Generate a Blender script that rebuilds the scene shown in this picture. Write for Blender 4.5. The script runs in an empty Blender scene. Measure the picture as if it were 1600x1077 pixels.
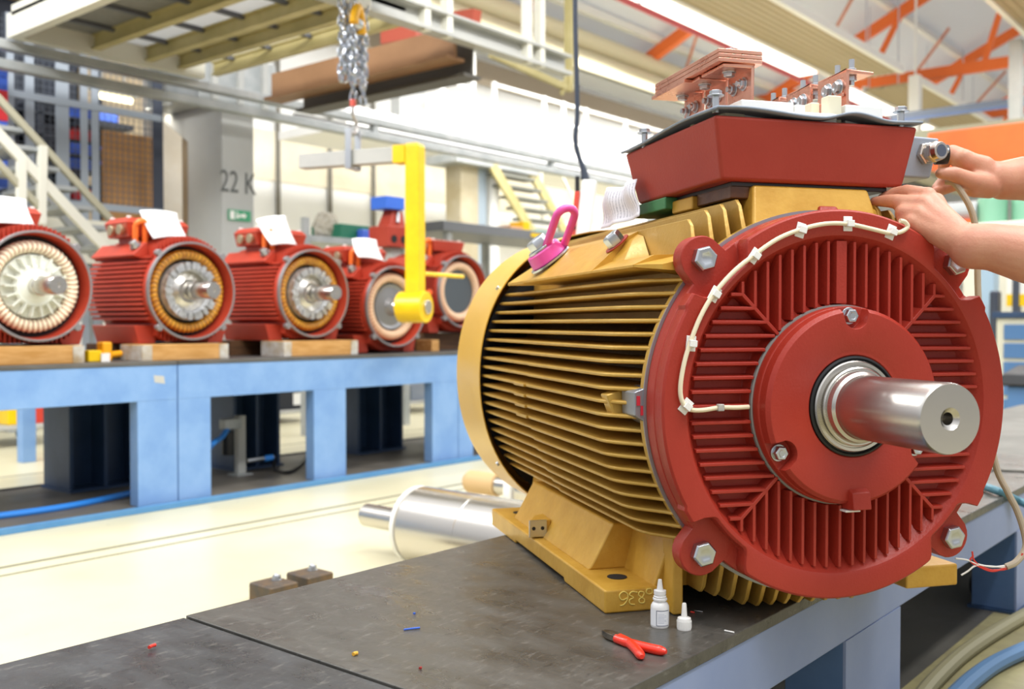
import bpy, bmesh, math, random
from mathutils import Vector, Matrix, Euler
PI = math.pi
random.seed(7)
SC = bpy.context.scene
COL = SC.collection

# ------------------------------------------------------------------ camera
FPX = 35.0 / 36.0 * 1600.0
YAW = math.atan2(2095 - 800, FPX)
PITCH = math.atan2(32.5, FPX)
CAM = Vector((0, 0, 0.905))
cd = bpy.data.cameras.new('camera')
cam = bpy.data.objects.new('camera', cd)
COL.objects.link(cam)
cam.location = CAM
cam.rotation_euler = (PI / 2 - PITCH, 0, YAW - PI / 2)
cd.lens = 35.0
cd.sensor_width = 36.0
cd.clip_start = 0.05
cd.clip_end = 200
cd.dof.use_dof = True
cd.dof.focus_distance = 1.68
cd.dof.aperture_fstop = 4.2
SC.camera = cam

# ------------------------------------------------------------------ exposure, world, lamps
SC.view_settings.view_transform = 'Standard'
SC.view_settings.look = 'None'
SC.view_settings.gamma = 1.0
SC.view_settings.exposure = 0.35
world = bpy.data.worlds.new('daylight')
SC.world = world
world.use_nodes = True
wn = world.node_tree.nodes
wb = wn['Background']
wb.inputs[0].default_value = (0.93, 0.96, 1.0, 1)
wb.inputs[1].default_value = 0.95
_tc = wn.new('ShaderNodeTexCoord')
_sep = wn.new('ShaderNodeSeparateXYZ')
world.node_tree.links.new(_tc.outputs['Generated'], _sep.inputs[0])
_rp = wn.new('ShaderNodeValToRGB')
_rp.color_ramp.elements[0].position = 0.0
_rp.color_ramp.elements[0].color = (.30, .30, .31, 1)
_rp.color_ramp.elements[1].position = 0.75
_rp.color_ramp.elements[1].color = (1.0, 1.02, 1.06, 1)
_e = _rp.color_ramp.elements.new(0.22)
_e.color = (.62, .63, .66, 1)
world.node_tree.links.new(_sep.outputs['Z'], _rp.inputs[0])
world.node_tree.links.new(_rp.outputs[0], wb.inputs[0])


def area_lamp(name, loc, rot, sx, sy, power, col=(1, 0.995, 0.985)):
    l = bpy.data.lights.new(name, 'AREA')
    l.shape = 'RECTANGLE'
    l.size = sx
    l.size_y = sy
    l.energy = power
    l.color = col
    o = bpy.data.objects.new(name, l)
    COL.objects.link(o)
    o.location = loc
    o.rotation_euler = rot
    return o


# roof strip rows along X, plus unseen lamps added to brighten wall and foreground
for lx, ly, lz, tilt, pw in ((2.2, -1.2, 5.6, 0, 300), (3.0, 2.2, 5.2, 42, 250), (12.0, 2.5, 4.9, 0, 200), (12.0, 6.3, 4.9, 0, 260), (10.5, 8.8, 4.9, 30, 190), (16.0, 9.0, 4.9, 35, 190), (23.0, 9.0, 4.9, 30, 400)):
    area_lamp('hall_fill_lamp', (lx, ly, lz), (math.radians(tilt), 0, 0), 7.0, 0.5, pw)

# unseen lamp added left of the mezzanine to brighten the column and bench row
_d = Vector((4.4, 7.2, 1.0)) - Vector((0.6, 5.6, 4.3))
area_lamp('hall_fill_lamp', (0.6, 5.6, 4.3), _d.to_track_quat('-Z', 'Y').to_euler(), 3.0, 0.6, 165)

# ------------------------------------------------------------------ helpers
fh = Vector((math.cos(YAW), math.sin(YAW), 0))
RV = Vector((math.sin(YAW), -math.cos(YAW), 0))
ZV = Vector((0, 0, 1))
FV = math.cos(PITCH) * fh - math.sin(PITCH) * ZV
UV_ = math.sin(PITCH) * fh + math.cos(PITCH) * ZV


def ray(px, py):
    return FV + (px - 800) / FPX * RV - (py - 538.5) / FPX * UV_


def on(px, py, p, n):
    d = ray(px, py)
    return CAM + d * ((Vector(p) - CAM).dot(n) / d.dot(n))


def atY(px, py, Y):
    return on(px, py, (0, Y, 0), Vector((0, 1, 0)))


def atX(px, py, X):
    return on(px, py, (X, 0, 0), Vector((1, 0, 0)))


def atZ(px, py, Z):
    return on(px, py, (0, 0, Z), ZV)


# big motor frame: local x = to the right across the face, y = back along the shaft, z up
MC = Vector((1.6490, 0.6455, 0.7680))
_a = ray(370, 506)
_a.z = 0
MA = _a.normalized()
MT = Vector((MA.y, -MA.x, 0))
MROT = math.atan2(MT.y, MT.x)


def mloc(v):
    v = v - MC
    return Vector((v.dot(MT), v.dot(MA), v.z))


def ml(px, py, yl):
    return mloc(on(px, py, MC + MA * yl, MA))


def mt(px, py, xl):
    return mloc(on(px, py, MC + MT * xl, MT))


def lin(h):
    h = h.lstrip('#')
    r = []
    for i in (0, 2, 4):
        c = int(h[i:i + 2], 16) / 255
        r.append(c / 12.92 if c <= 0.04045 else ((c + 0.055) / 1.055) ** 2.4)
    return (*r, 1)


MATS = {}


def mat(name, col, rough=0.5, metal=0.0, col2=None, nscale=6.0, namt=0.5, bump=0.0, bscale=60.0, coat=0.0,
        emit=None, estr=0.0, aniso=None, trans=0.0, rvar=0.0, stretch=None, spec=None):
    if name in MATS:
        return MATS[name]
    m = bpy.data.materials.new(name)
    m.use_nodes = True
    nt = m.node_tree
    N, L = nt.nodes, nt.links
    b = N['Principled BSDF']
    b.inputs['Base Color'].default_value = lin(col)
    b.inputs['Roughness'].default_value = rough
    b.inputs['Metallic'].default_value = metal
    if coat:
        b.inputs['Coat Weight'].default_value = coat
        b.inputs['Coat Roughness'].default_value = 0.12
    if spec is not None:
        b.inputs['Specular IOR Level'].default_value = spec
    if emit:
        b.inputs['Emission Color'].default_value = lin(emit)
        b.inputs['Emission Strength'].default_value = estr
    if trans:
        b.inputs['Transmission Weight'].default_value = trans
    if col2 or bump or rvar:
        tc = N.new('ShaderNodeTexCoord')
        src = tc.outputs['Object']
        if stretch:
            mp = N.new('ShaderNodeMapping')
            mp.inputs['Scale'].default_value = stretch
            L.new(src, mp.inputs['Vector'])
            src = mp.outputs['Vector']
    if col2:
        n = N.new('ShaderNodeTexNoise')
        n.inputs['Scale'].default_value = nscale
        n.inputs['Detail'].default_value = 8
        n.inputs['Roughness'].default_value = 0.62
        L.new(src, n.inputs['Vector'])
        rp = N.new('ShaderNodeValToRGB')
        rp.color_ramp.elements[0].position = 0.5 - 0.5 * namt * 0.5
        rp.color_ramp.elements[1].position = 0.5 + 0.5 * namt * 0.5
        rp.color_ramp.elements[0].color = lin(col)
        rp.color_ramp.elements[1].color = lin(col2)
        L.new(n.outputs['Fac'], rp.inputs['Fac'])
        L.new(rp.outputs['Color'], b.inputs['Base Color'])
        if rvar:
            mr = N.new('ShaderNodeMapRange')
            mr.inputs['From Min'].default_value = 0.3
            mr.inputs['From Max'].default_value = 0.7
            mr.inputs['To Min'].default_value = max(0.02, rough - rvar)
            mr.inputs['To Max'].default_value = min(1, rough + rvar)
            L.new(n.outputs['Fac'], mr.inputs['Value'])
            L.new(mr.outputs['Result'], b.inputs['Roughness'])
    if bump:
        n2 = N.new('ShaderNodeTexNoise')
        n2.inputs['Scale'].default_value = bscale
        n2.inputs['Detail'].default_value = 4
        L.new(src, n2.inputs['Vector'])
        bp = N.new('ShaderNodeBump')
        bp.inputs['Strength'].default_value = bump
        bp.inputs['Distance'].default_value = 0.002
        L.new(n2.outputs['Fac'], bp.inputs['Height'])
        L.new(bp.outputs['Normal'], b.inputs['Normal'])
    MATS[name] = m
    return m


class MB:
    """collects shapes into one mesh"""

    def __init__(self):
        self.bm = bmesh.new()

    def poly(self, verts, faces):
        vs = [self.bm.verts.new(v) for v in verts]
        for f in faces:
            try:
                self.bm.faces.new([vs[i] for i in f])
            except ValueError:
                pass
        return self

    def box(self, x0, x1, y0, y1, z0, z1, M=None):
        v = [(x, y, z) for z in (z0, z1) for y in (y0, y1) for x in (x0, x1)]
        if M is not None:
            v = [M @ Vector(p) for p in v]
        return self.poly(v, [(0, 2, 3, 1), (4, 5, 7, 6), (0, 1, 5, 4), (2, 6, 7, 3), (0, 4, 6, 2), (1, 3, 7, 5)])

    def hexa(self, bot, top):
        """bottom and top quads, same order counter-clockwise from above"""
        v = list(bot) + list(top)
        return self.poly(v, [(3, 2, 1, 0), (4, 5, 6, 7), (0, 1, 5, 4), (1, 2, 6, 5), (2, 3, 7, 6), (3, 0, 4, 7)])

    def beam(self, a, b, w, h, up=(0, 0, 1)):
        """rectangular bar from a to b; w across, h along up"""
        a, b, up = Vector(a), Vector(b), Vector(up)
        d = (b - a).normalized()
        s = d.cross(up)
        if s.length < 1e-5:
            s = d.cross(Vector((1, 0, 0)))
        s.normalize()
        u = s.cross(d).normalized()
        c = []
        for p in (a, b):
            for i, j in ((-1, -1), (1, -1), (1, 1), (-1, 1)):
                c.append(p + s * (i * w / 2) + u * (j * h / 2))
        return self.poly(c, [(3, 2, 1, 0), (4, 5, 6, 7), (0, 1, 5, 4), (1, 2, 6, 5), (2, 3, 7, 6), (3, 0, 4, 7)])

    def prism(self, pts, axis, a, b):
        """2-D polygon extruded along an axis from a to b"""
        def P(p, t):
            if axis == 'x':
                return (t, p[0], p[1])
            if axis == 'y':
                return (p[0], t, p[1])
            return (p[0], p[1], t)
        n = len(pts)
        v = [P(p, a) for p in pts] + [P(p, b) for p in pts]
        f = [tuple(range(n))[::-1], tuple(range(n, 2 * n))]
        f += [(i, (i + 1) % n, n + (i + 1) % n, n + i) for i in range(n)]
        return self.poly(v, f)

    def frame(self, d):
        d = Vector(d).normalized()
        t = Vector((0, 0, 1)) if abs(d.z) < 0.9 else Vector((1, 0, 0))
        s = d.cross(t).normalized()
        return s, d.cross(s).normalized()

    def cyl(self, a, b, r0, r1=None, n=24):
        if r1 is None:
            r1 = r0
        a, b = Vector(a), Vector(b)
        s, t = self.frame(b - a)
        v = []
        for p, r in ((a, r0), (b, r1)):
            for i in range(n):
                q = 2 * PI * i / n
                v.append(p + s * (r * math.cos(q)) + t * (r * math.sin(q)))
        f = [tuple(range(n)), tuple(range(n, 2 * n))[::-1]]
        f += [(i, n + i, n + (i + 1) % n, (i + 1) % n) for i in range(n)]
        return self.poly(v, f)

    def tube(self, pts, r, n=10, closed=False):
        pts = [Vector(p) for p in pts]
        m = len(pts)
        rs = r if isinstance(r, (list, tuple)) else [r] * m
        rings = []
        d0 = (pts[1] - pts[0]).normalized()
        s, t = self.frame(d0)
        for i, p in enumerate(pts):
            if closed:
                d = (pts[(i + 1) % m] - pts[i - 1]).normalized()
            elif i == 0:
                d = d0
            elif i == m - 1:
                d = (pts[-1] - pts[-2]).normalized()
            else:
                d = (pts[i + 1] - pts[i - 1]).normalized()
            s = (s - d * s.dot(d)).normalized()
            t = d.cross(s)
            rings.append([self.bm.verts.new(p + s * (rs[i] * math.cos(2 * PI * k / n)) + t * (rs[i] * math.sin(2 * PI * k / n))) for k in range(n)])
        for i in range(m if closed else m - 1):
            A, B = rings[i], rings[(i + 1) % m]
            for k in range(n):
                self.bm.faces.new((A[k], A[(k + 1) % n], B[(k + 1) % n], B[k]))
        if not closed:
            self.bm.faces.new(rings[0][::-1])
            self.bm.faces.new(rings[-1])
        return self

    def lathe(self, prof, n=64, axis='y', o=(0, 0, 0), closed=False):
        """prof: list of (r, h) ; spun about the axis through o"""
        o = Vector(o)
        rings = []
        for r, h in prof:
            ring = []
            for i in range(n):
                q = 2 * PI * i / n
                c, s = r * math.cos(q), r * math.sin(q)
                p = {'y': (c, h, s), 'z': (c, s, h), 'x': (h, c, s)}[axis]
                ring.append(self.bm.verts.new(o + Vector(p)))
            rings.append(ring)
        k = len(rings)
        for j in range(k if closed else k - 1):
            A, B = rings[j], rings[(j + 1) % k]
            for i in range(n):
                self.bm.faces.new((A[i], A[(i + 1) % n], B[(i + 1) % n], B[i]))
        if not closed:
            if prof[0][0] > 1e-6:
                self.bm.faces.new(rings[0])
            if prof[-1][0] > 1e-6:
                self.bm.faces.new(rings[-1])
        return self

    def polar(self, layers, n=360, closed=True):
        """layers: list of (radius function of angle, y); lathe about y with varying outline"""
        rings = []
        for fn, h in layers:
            ring = []
            for i in range(n):
                q = 2 * PI * i / n
                r = fn(q) if callable(fn) else fn
                ring.append(self.bm.verts.new((r * math.cos(q), h, r * math.sin(q))))
            rings.append(ring)
        k = len(rings)
        for j in range(k if closed else k - 1):
            A, B = rings[j], rings[(j + 1) % k]
            for i in range(n):
                self.bm.faces.new((A[i], A[(i + 1) % n], B[(i + 1) % n], B[i]))
        return self

    def torus(self, c, R, r, axis='y', n=48, m=12):
        pts = []
        for i in range(n):
            q = 2 * PI * i / n
            a, b = R * math.cos(q), R * math.sin(q)
            pts.append(Vector(c) + Vector({'y': (a, 0, b), 'z': (a, b, 0), 'x': (0, a, b)}[axis]))
        return self.tube(pts, r, m, closed=True)

    def sphere(self, c, r, n=16, m=10, sc=(1, 1, 1)):
        vs = []
        c = Vector(c)
        for j in range(1, m):
            p = PI * j / m
            vs.append([self.bm.verts.new(c + Vector((r * sc[0] * math.sin(p) * math.cos(2 * PI * i / n), r * sc[1] * math.sin(p) * math.sin(2 * PI * i / n), r * sc[2] * math.cos(p)))) for i in range(n)])
        t = self.bm.verts.new(c + Vector((0, 0, r * sc[2])))
        b = self.bm.verts.new(c - Vector((0, 0, r * sc[2])))
        for i in range(n):
            self.bm.faces.new((t, vs[0][i], vs[0][(i + 1) % n]))
            self.bm.faces.new((b, vs[-1][(i + 1) % n], vs[-1][i]))
        for j in range(m - 2):
            for i in range(n):
                self.bm.faces.new((vs[j][i], vs[j + 1][i], vs[j + 1][(i + 1) % n], vs[j][(i + 1) % n]))
        return self

    def hexbolt(self, p, d, r, h, washer=0.0, rot=0.0, dimple=True):
        """hex head standing on p along d"""
        p, d = Vector(p), Vector(d).normalized()
        if washer:
            self.cyl(p, p + d * 0.003, washer, n=24)
            p = p + d * 0.003
        s, t = self.frame(d)
        rings = []
        for k, (rr, hh) in enumerate(((r, 0), (r, h * 0.82), (r * 0.88, h), (r * 0.55, h), (r * 0.45, h * 0.93))):
            ring = []
            for i in range(6):
                q = rot + 2 * PI * i / 6
                ring.append(self.bm.verts.new(p + d * hh + s * (rr * math.cos(q)) + t * (rr * math.sin(q))))
            rings.append(ring)
        for A, B in zip(rings[:-1], rings[1:]):
            for i in range(6):
                self.bm.faces.new((A[i], A[(i + 1) % 6], B[(i + 1) % 6], B[i]))
        self.bm.faces.new(rings[0][::-1])
        self.bm.faces.new(rings[-1])
        return self

    def grid(self, fn, nu, nv, thick=None):
        """surface fn(u,v) for u,v in 0..1"""
        vs = [[self.bm.verts.new(fn(i / nu, j / nv)) for j in range(nv + 1)] for i in range(nu + 1)]
        for i in range(nu):
            for j in range(nv):
                self.bm.faces.new((vs[i][j], vs[i + 1][j], vs[i + 1][j + 1], vs[i][j + 1]))
        return self

    def build(self, name, m, parent=None, loc=(0, 0, 0), sharp=35, bevel=0.0, seg=2, solid=0.0, sub=0, label=None, rot=None, flat=False):
        bm = self.bm
        bmesh.ops.remove_doubles(bm, verts=bm.verts, dist=1e-6)
        bmesh.ops.recalc_face_normals(bm, faces=bm.faces)
        me = bpy.data.meshes.new(name)
        bm.to_mesh(me)
        bm.free()
        for mm in (m if isinstance(m, (list, tuple)) else [m]):
            me.materials.append(mm)
        if not flat:
            me.polygons.foreach_set('use_smooth', [True] * len(me.polygons))
            me.set_sharp_from_angle(angle=math.radians(sharp))
        o = bpy.data.objects.new(name, me)
        COL.objects.link(o)
        o.location = loc
        if rot:
            o.rotation_euler = rot
        if parent is not None:
            o.parent = parent
        if solid:
            md = o.modifiers.new('thickness', 'SOLIDIFY')
            md.thickness = solid
            md.offset = 0
        if bevel:
            md = o.modifiers.new('edge', 'BEVEL')
            md.width = bevel
            md.segments = seg
            md.limit_method = 'ANGLE'
            md.angle_limit = math.radians(40)
            md.harden_normals = True
        if sub:
            md = o.modifiers.new('smooth', 'SUBSURF')
            md.levels = sub
            md.render_levels = sub
        if label:
            o['label'] = label
        return o


def tag(o, label, cat, group=None):
    o['label'] = label
    o['category'] = cat
    if group:
        o['group'] = group
    return o


def thing(name, label, cat, loc=(0, 0, 0), rotz=0.0, group=None):
    o = bpy.data.objects.new(name, None)
    COL.objects.link(o)
    o.empty_display_size = 0.05
    o.location = loc
    o.rotation_euler = (0, 0, rotz)
    return tag(o, label, cat, group)


def struct(o):
    o['kind'] = 'structure'
    return o


def copy_tree(o, parent=None):
    c = o.copy()
    COL.objects.link(c)
    c.parent = parent
    for ch in list(o.children):
        copy_tree(ch, c)
    return c


def lerp(a, b, t):
    return a + (b - a) * t


def smooth_path(pts, n=8):
    """Catmull-Rom through points"""
    P = [Vector(p) for p in pts]
    P = [2 * P[0] - P[1]] + P + [2 * P[-1] - P[-2]]
    out = []
    for i in range(1, len(P) - 2):
        for k in range(n):
            t = k / n
            a, b, c, d = P[i - 1], P[i], P[i + 1], P[i + 2]
            out.append(0.5 * ((2 * b) + (c - a) * t + (2 * a - 5 * b + 4 * c - d) * t * t + (3 * b - a - 3 * c + d) * t ** 3))
    out.append(P[-2])
    return out


# ------------------------------------------------------------------ materials
RED = mat('red_paint', '#9f2f21', 0.40, col2='#a83729', nscale=3, bump=0.25, bscale=220, spec=.35)
GOLD = mat('ochre_paint', '#bd943f', 0.36, 0.25, col2='#c9a350', nscale=9, bump=0.3, bscale=130)
GOLDD = mat('ochre_paint_matt', '#c39332', 0.36, 0.12, col2='#d4a746', nscale=18, namt=0.7, bump=0.35, bscale=90)
COVER = mat('yellow_cover_paint', '#e4b64e', 0.35, 0.1)
STEEL = mat('bright_steel', '#c9c7c4', 0.22, 1.0, col2='#a9a6a2', nscale=30, rvar=0.06)
TURNED = mat('turned_steel', '#cbc7c0', 0.27, 1.0, stretch=(3, 200, 3), bump=0.05, bscale=6)
ZINC = mat('zinc_bolt', '#c4c8cc', 0.3, 1.0)
BLACK = mat('black_rubber', '#101114', 0.5)
DARKV = mat('dark_void', '#15171b', 0.7)
COPPER = mat('copper', '#e29f86', 0.3, 1.0, col2='#ecb49e', nscale=14, rvar=0.08)
PINK = mat('pink_lacquer', '#ea52a6', 0.3, coat=0.3)
WHITEP = mat('white_plastic', '#ecebe6', 0.4)
CREAM = mat('cream_plastic', '#e9dcbd', 0.45)
GREYB = mat('grey_enclosure', '#9ba3b0', 0.45, bump=0.1, bscale=300)
GASK = mat('grey_gasket', '#808b98', 0.5)
PAPER = mat('paper', '#f3f3f2', 0.8)
BLUEB = mat('blue_bench_paint', '#7299cc', 0.45, col2='#81a6d4', nscale=5, bump=0.1, bscale=40)
NAVY = mat('navy_steel', '#28405e', 0.5, col2='#31496a', nscale=5)
WOOD = mat('pale_wood', '#c99a5e', 0.7, col2='#b3813f', nscale=5, stretch=(1.5, 10, 10), bump=0.3, bscale=30)
DARKWOOD = mat('dark_wood', '#4b311c', 0.7, col2='#6b4a2c', nscale=6, stretch=(1.5, 10, 10))
GREYP = mat('grey_paint', '#a9aaa6', 0.5, col2='#b4b4ae', nscale=4)
YELLOW = mat('yellow_paint', '#f2c808', 0.35, col2='#e8bc06', nscale=8)
ORANGE = mat('orange_paint', '#ef5f1c', 0.4)
# ------------------------------------------------------------------ floor
def floor_mat():
    m = mat('floor_coating', '#cec6a4', 0.34, col2='#d6cfb0', nscale=1.2, bump=0.05, bscale=8, rvar=0.05)
    nt = m.node_tree
    N, L = nt.nodes, nt.links
    b = N['Principled BSDF']
    base = b.inputs['Base Color'].links[0].from_socket
    tc = N.new('ShaderNodeTexCoord')
    v = N.new('ShaderNodeTexNoise')
    v.inputs['Scale'].default_value = 9
    v.inputs['Detail'].default_value = 10
    v.inputs['Roughness'].default_value = 0.75
    L.new(tc.outputs['Object'], v.inputs['Vector'])
    rp = N.new('ShaderNodeValToRGB')
    rp.color_ramp.elements[0].position = 0.64
    rp.color_ramp.elements[1].position = 0.71
    L.new(v.outputs['Fac'], rp.inputs['Fac'])
    mx = N.new('ShaderNodeMix')
    mx.data_type = 'RGBA'
    L.new(rp.outputs['Color'], mx.inputs['Factor'])
    L.new(base, mx.inputs[6])
    mx.inputs[7].default_value = lin('#8f8a70')
    L.new(mx.outputs[2], b.inputs['Base Color'])
    return m


FLOOR = floor_mat()
fl = struct(MB().box(-3, 42, -5, 17, -0.1, 0).build('floor', FLOOR))
# ------------------------------------------------------------------ front bench
def bench_top_mat(nm, c1, c2):
    m = mat(nm, c1, 0.34, 0.25, col2=c2, nscale=16, namt=0.8, bump=0.35, bscale=70, rvar=0.14, stretch=(1, .45, 1))
    nt = m.node_tree
    N, L = nt.nodes, nt.links
    b = N['Principled BSDF']
    base = b.inputs['Base Color'].links[0].from_socket
    tc = N.new('ShaderNodeTexCoord')
    last = base
    for sc, lo, hi, c, st in ((90, 0.56, 0.70, '#817f79', (.3, 1, 1)), (45, 0.60, 0.70, '#2c2c2d', (.4, 1, 1)), (4.0, 0.58, 0.8, '#55483a', (1, 2, 1)), (150, 0.72, 0.75, '#b5b2aa', (1, .6, 1))):
        mp = N.new('ShaderNodeMapping')
        mp.inputs['Scale'].default_value = st
        L.new(tc.outputs['Object'], mp.inputs['Vector'])
        v = N.new('ShaderNodeTexNoise')
        v.inputs['Scale'].default_value = sc
        v.inputs['Detail'].default_value = 7
        v.inputs['Roughness'].default_value = 0.7
        L.new(mp.outputs['Vector'], v.inputs['Vector'])
        rp = N.new('ShaderNodeValToRGB')
        rp.color_ramp.elements[0].position = lo
        rp.color_ramp.elements[1].position = hi
        rp.color_ramp.elements[1].color = (.75, .75, .75, 1)
        L.new(v.outputs['Fac'], rp.inputs['Fac'])
        mx = N.new('ShaderNodeMix')
        mx.data_type = 'RGBA'
        L.new(rp.outputs['Color'], mx.inputs['Factor'])
        L.new(last, mx.inputs[6])
        mx.inputs[7].default_value = lin(c)
        last = mx.outputs[2]
    L.new(last, b.inputs['Base Color'])
    return m


PLATE = bench_top_mat('worn_steel_plate', '#484743', '#625f59')
PLATE2 = bench_top_mat('dark_steel_plate', '#38393b', '#525354')
BENCHP = mat('bench_grey_blue_paint', '#7e8fb6', 0.45, col2='#8c9bbe', nscale=4, namt=0.8, bump=0.15, bscale=25)
BZ = 0.395
BY0, BY1 = 0.762, 1.546
XS = 0.965
bench = thing('assembly_bench', 'low grey-blue steel bench with dark worn plate top carrying the big yellow motor', 'bench', (XS, BY0, 0))


def bw(mb, name, m, **k):
    return mb.build(name, m, bench, loc=(-XS, -BY0, 0), **k)


for x0, x1, z in ((-1.2, XS - 0.22 - 0.004, BZ - 0.002), (XS - 0.216, XS - 0.003, BZ - 0.003), (XS, 4.2, BZ), (4.203, 8.0, BZ)):
    pass
bw(MB().box(-1.2, XS - 0.003, BY0 - 0.003, BY1, BZ - 0.026, BZ - 0.003), 'top_plate', PLATE2, bevel=0.002)
bw(MB().box(XS, 4.2, BY0 - 0.003, BY1, BZ - 0.022, BZ), 'top_plate', PLATE, bevel=0.002)
bw(MB().box(4.203, 6.9, BY0 - 0.003, BY1, BZ - 0.022, BZ - 0.001), 'top_plate', mat('grey_plate', '#77756d', 0.6, col2='#66645d', nscale=4), bevel=0.002)
for y in (BY0, BY1 - 0.03):
    bw(MB().box(-1.2, 6.9, y, y + 0.03, 0.262, BZ - 0.022), 'side_rail', BENCHP, bevel=0.003)
# cross members
for x in (-0.4, 1.2, 2.3, 3.4, 4.6, 5.8):
    bw(MB().box(x, x + 0.08, BY0 + 0.03, BY1 - 0.03, 0.28, BZ - 0.026), 'cross_member', NAVY)
lx1 = atY(1406, 1000, BY0).x
lx0 = atY(1321, 1030, BY0).x
kx0 = atY(1556, 900, BY0 + 0.1).x
LW = lx1 - lx0
LGP = mat('leg_side_shade', '#4d6a94', 0.45, col2='#5876a0', nscale=4)  # leg sides darker than the front: their shade is put into the colour
for xl in (lx0, atY(1588, 900, BY0).x, 5.2, -0.6):
    for y in (BY0, BY1 - 0.13):
        lg = bw(MB().box(xl, xl + LW, y + .004, y + 0.13, 0.012, 0.262), 'leg', LGP, bevel=0.003)
        MB().box(xl, xl + LW, y - .001, y + .005, .013, .262).build('lit_face', BENCHP, lg)  # thin added plate carries the lighter, lit front of the leg
        MB().box(xl - .01, xl + LW + .01, y - (0.008 if y == BY0 else 0), y + 0.14, 0.0, 0.012).build('foot_plate', NAVY, lg)
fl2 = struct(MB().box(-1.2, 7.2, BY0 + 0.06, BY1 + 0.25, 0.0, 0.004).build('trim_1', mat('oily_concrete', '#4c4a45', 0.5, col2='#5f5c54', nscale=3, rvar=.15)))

struct(MB().box(-1.0, 8.0, -2.2, BY0 + .07, 0.0, 0.003).build('trim_13', mat('blotchy_dark_floor', '#a39a6e', .45, col2='#7f785a', nscale=5, namt=.9, rvar=.1)))  # darker, blotchy floor strip in front of the bench

# ------------------------------------------------------------------ the big motor
motor = thing('electric_motor', 'large ochre motor with red ribbed end shield and bare steel shaft on the dark bench', 'motor',
              (MC.x, MC.y, BZ), MROT)
ZA = MC.z - BZ


def mb_(mb, name, m, parent=None, **k):
    if parent is None:
        return mb.build(name, m, motor, loc=(0, 0, ZA), **k)
    return mb.build(name, m, parent, **k)


R = 0.33
# --- housing core with cooling fins
h = MB()
h.lathe([(0.20, 0.066), (0.335, 0.066), (0.335, 0.084), (0.290, 0.10), (0.25, 0.12), (0.2, 0.12)], n=96, closed=True)
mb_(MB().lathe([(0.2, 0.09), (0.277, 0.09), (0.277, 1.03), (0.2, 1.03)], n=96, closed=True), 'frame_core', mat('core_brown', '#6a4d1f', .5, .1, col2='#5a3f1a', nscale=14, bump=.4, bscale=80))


def fin_tip(z):
    return math.sqrt(max(0.0, 0.381 ** 2 - z * z))


def hfin(z, sgn):
    """one horizontal fin: outline in x-y, tapered in thickness"""
    tip = fin_tip(z)
    root = math.sqrt(max(0.0, 0.275 ** 2 - z * z)) - 0.01
    out = [(tip - 0.052, 0.066), (tip - 0.046, 0.082), (tip - 0.012, 0.128), (tip - 0.003, 0.15), (tip, 0.17), (tip, 0.60), (tip - 0.005, 0.63), (tip - 0.005, 1.04)]
    v, f = [], []
    for x, y in out:
        for xx, t in ((root, 0.0062), (max(root + 0.005, x - 0.004), 0.0036), (x, 0.0022)):
            v.append((sgn * xx, y, z + t))
            v.append((sgn * xx, y, z - t))
    n = len(out)
    for i in range(n - 1):
        a, b = 6 * i, 6 * (i + 1)
        f += [(a, b, b + 2, a + 2), (a + 2, b + 2, b + 4, a + 4), (a + 1, a + 3, b + 3, b + 1), (a + 3, a + 5, b + 5, b + 3), (a + 4, b + 4, b + 5, a + 5)]
    f += [(0, 2, 3, 1), (2, 4, 5, 3)]
    e = 6 * (n - 1)
    f += [(e, e + 1, e + 3, e + 2), (e + 2, e + 3, e + 5, e + 4)]
    h.poly(v, f)


for i in range(20):
    z = 0.2115 - i * 0.0232
    for s in (-1, 1):
        hfin(z, s)
# small cast pads bridging four fins half way along, and the machined pad at the front
for s in (-1, 1):
    for i in (9, 10, 11, 12):
        z = 0.2115 - i * 0.0232
        x = fin_tip(z)
        h.box(s * (x + .002), s * (x - .03), 0.62, 0.70, z - 0.004, z + 0.003)


def vfin(x, zt, sgn, y0=0.10):
    """vertical fin above (sgn=1) or below (sgn=-1)"""
    zr = math.sqrt(0.275 ** 2 - x * x) - 0.01
    t0, t1 = 0.0062, 0.0036
    v = []
    prof = [(y0 - 0.032, zr), (y0 - 0.03, zr + 0.035), (y0, zt - 0.012), (y0 + 0.012, zt), (1.03, zt), (1.03, zr)]
    for y, z in prof:
        k = (z - zr) / max(1e-4, zt - zr)
        t = lerp(t0, t1, k)
        v += [(x - t, y, sgn * z), (x + t, y, sgn * z)]
    n = len(prof)
    f = [tuple(range(0, 2 * n, 2)), tuple(range(1, 2 * n, 2))[::-1]]
    f += [(2 * i, 2 * i + 1, (2 * i + 3) % (2 * n), (2 * i + 2) % (2 * n)) for i in range(n)]
    h.poly(v, f)


for x, zt in ((0.231, .318), (0.199, .335), (0.169, .346), (0.14, .355), (0.112, .36), (0.084, .36), (0.056, .36), (0.028, .36), (0.0, .36)):
    for s in ((-1, 1) if x else (1,)):
        vfin(s * x, zt, 1)
for k in range(16):
    x = -0.206 + k * 0.0275
    zt = 0.366 if abs(x) < 0.11 else lerp(0.366, 0.331, (abs(x) - 0.11) / 0.1)
    vfin(x, zt, -1, 0.10)
housing = mb_(h, 'housing', GOLD, bevel=0.0018, seg=2)

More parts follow.
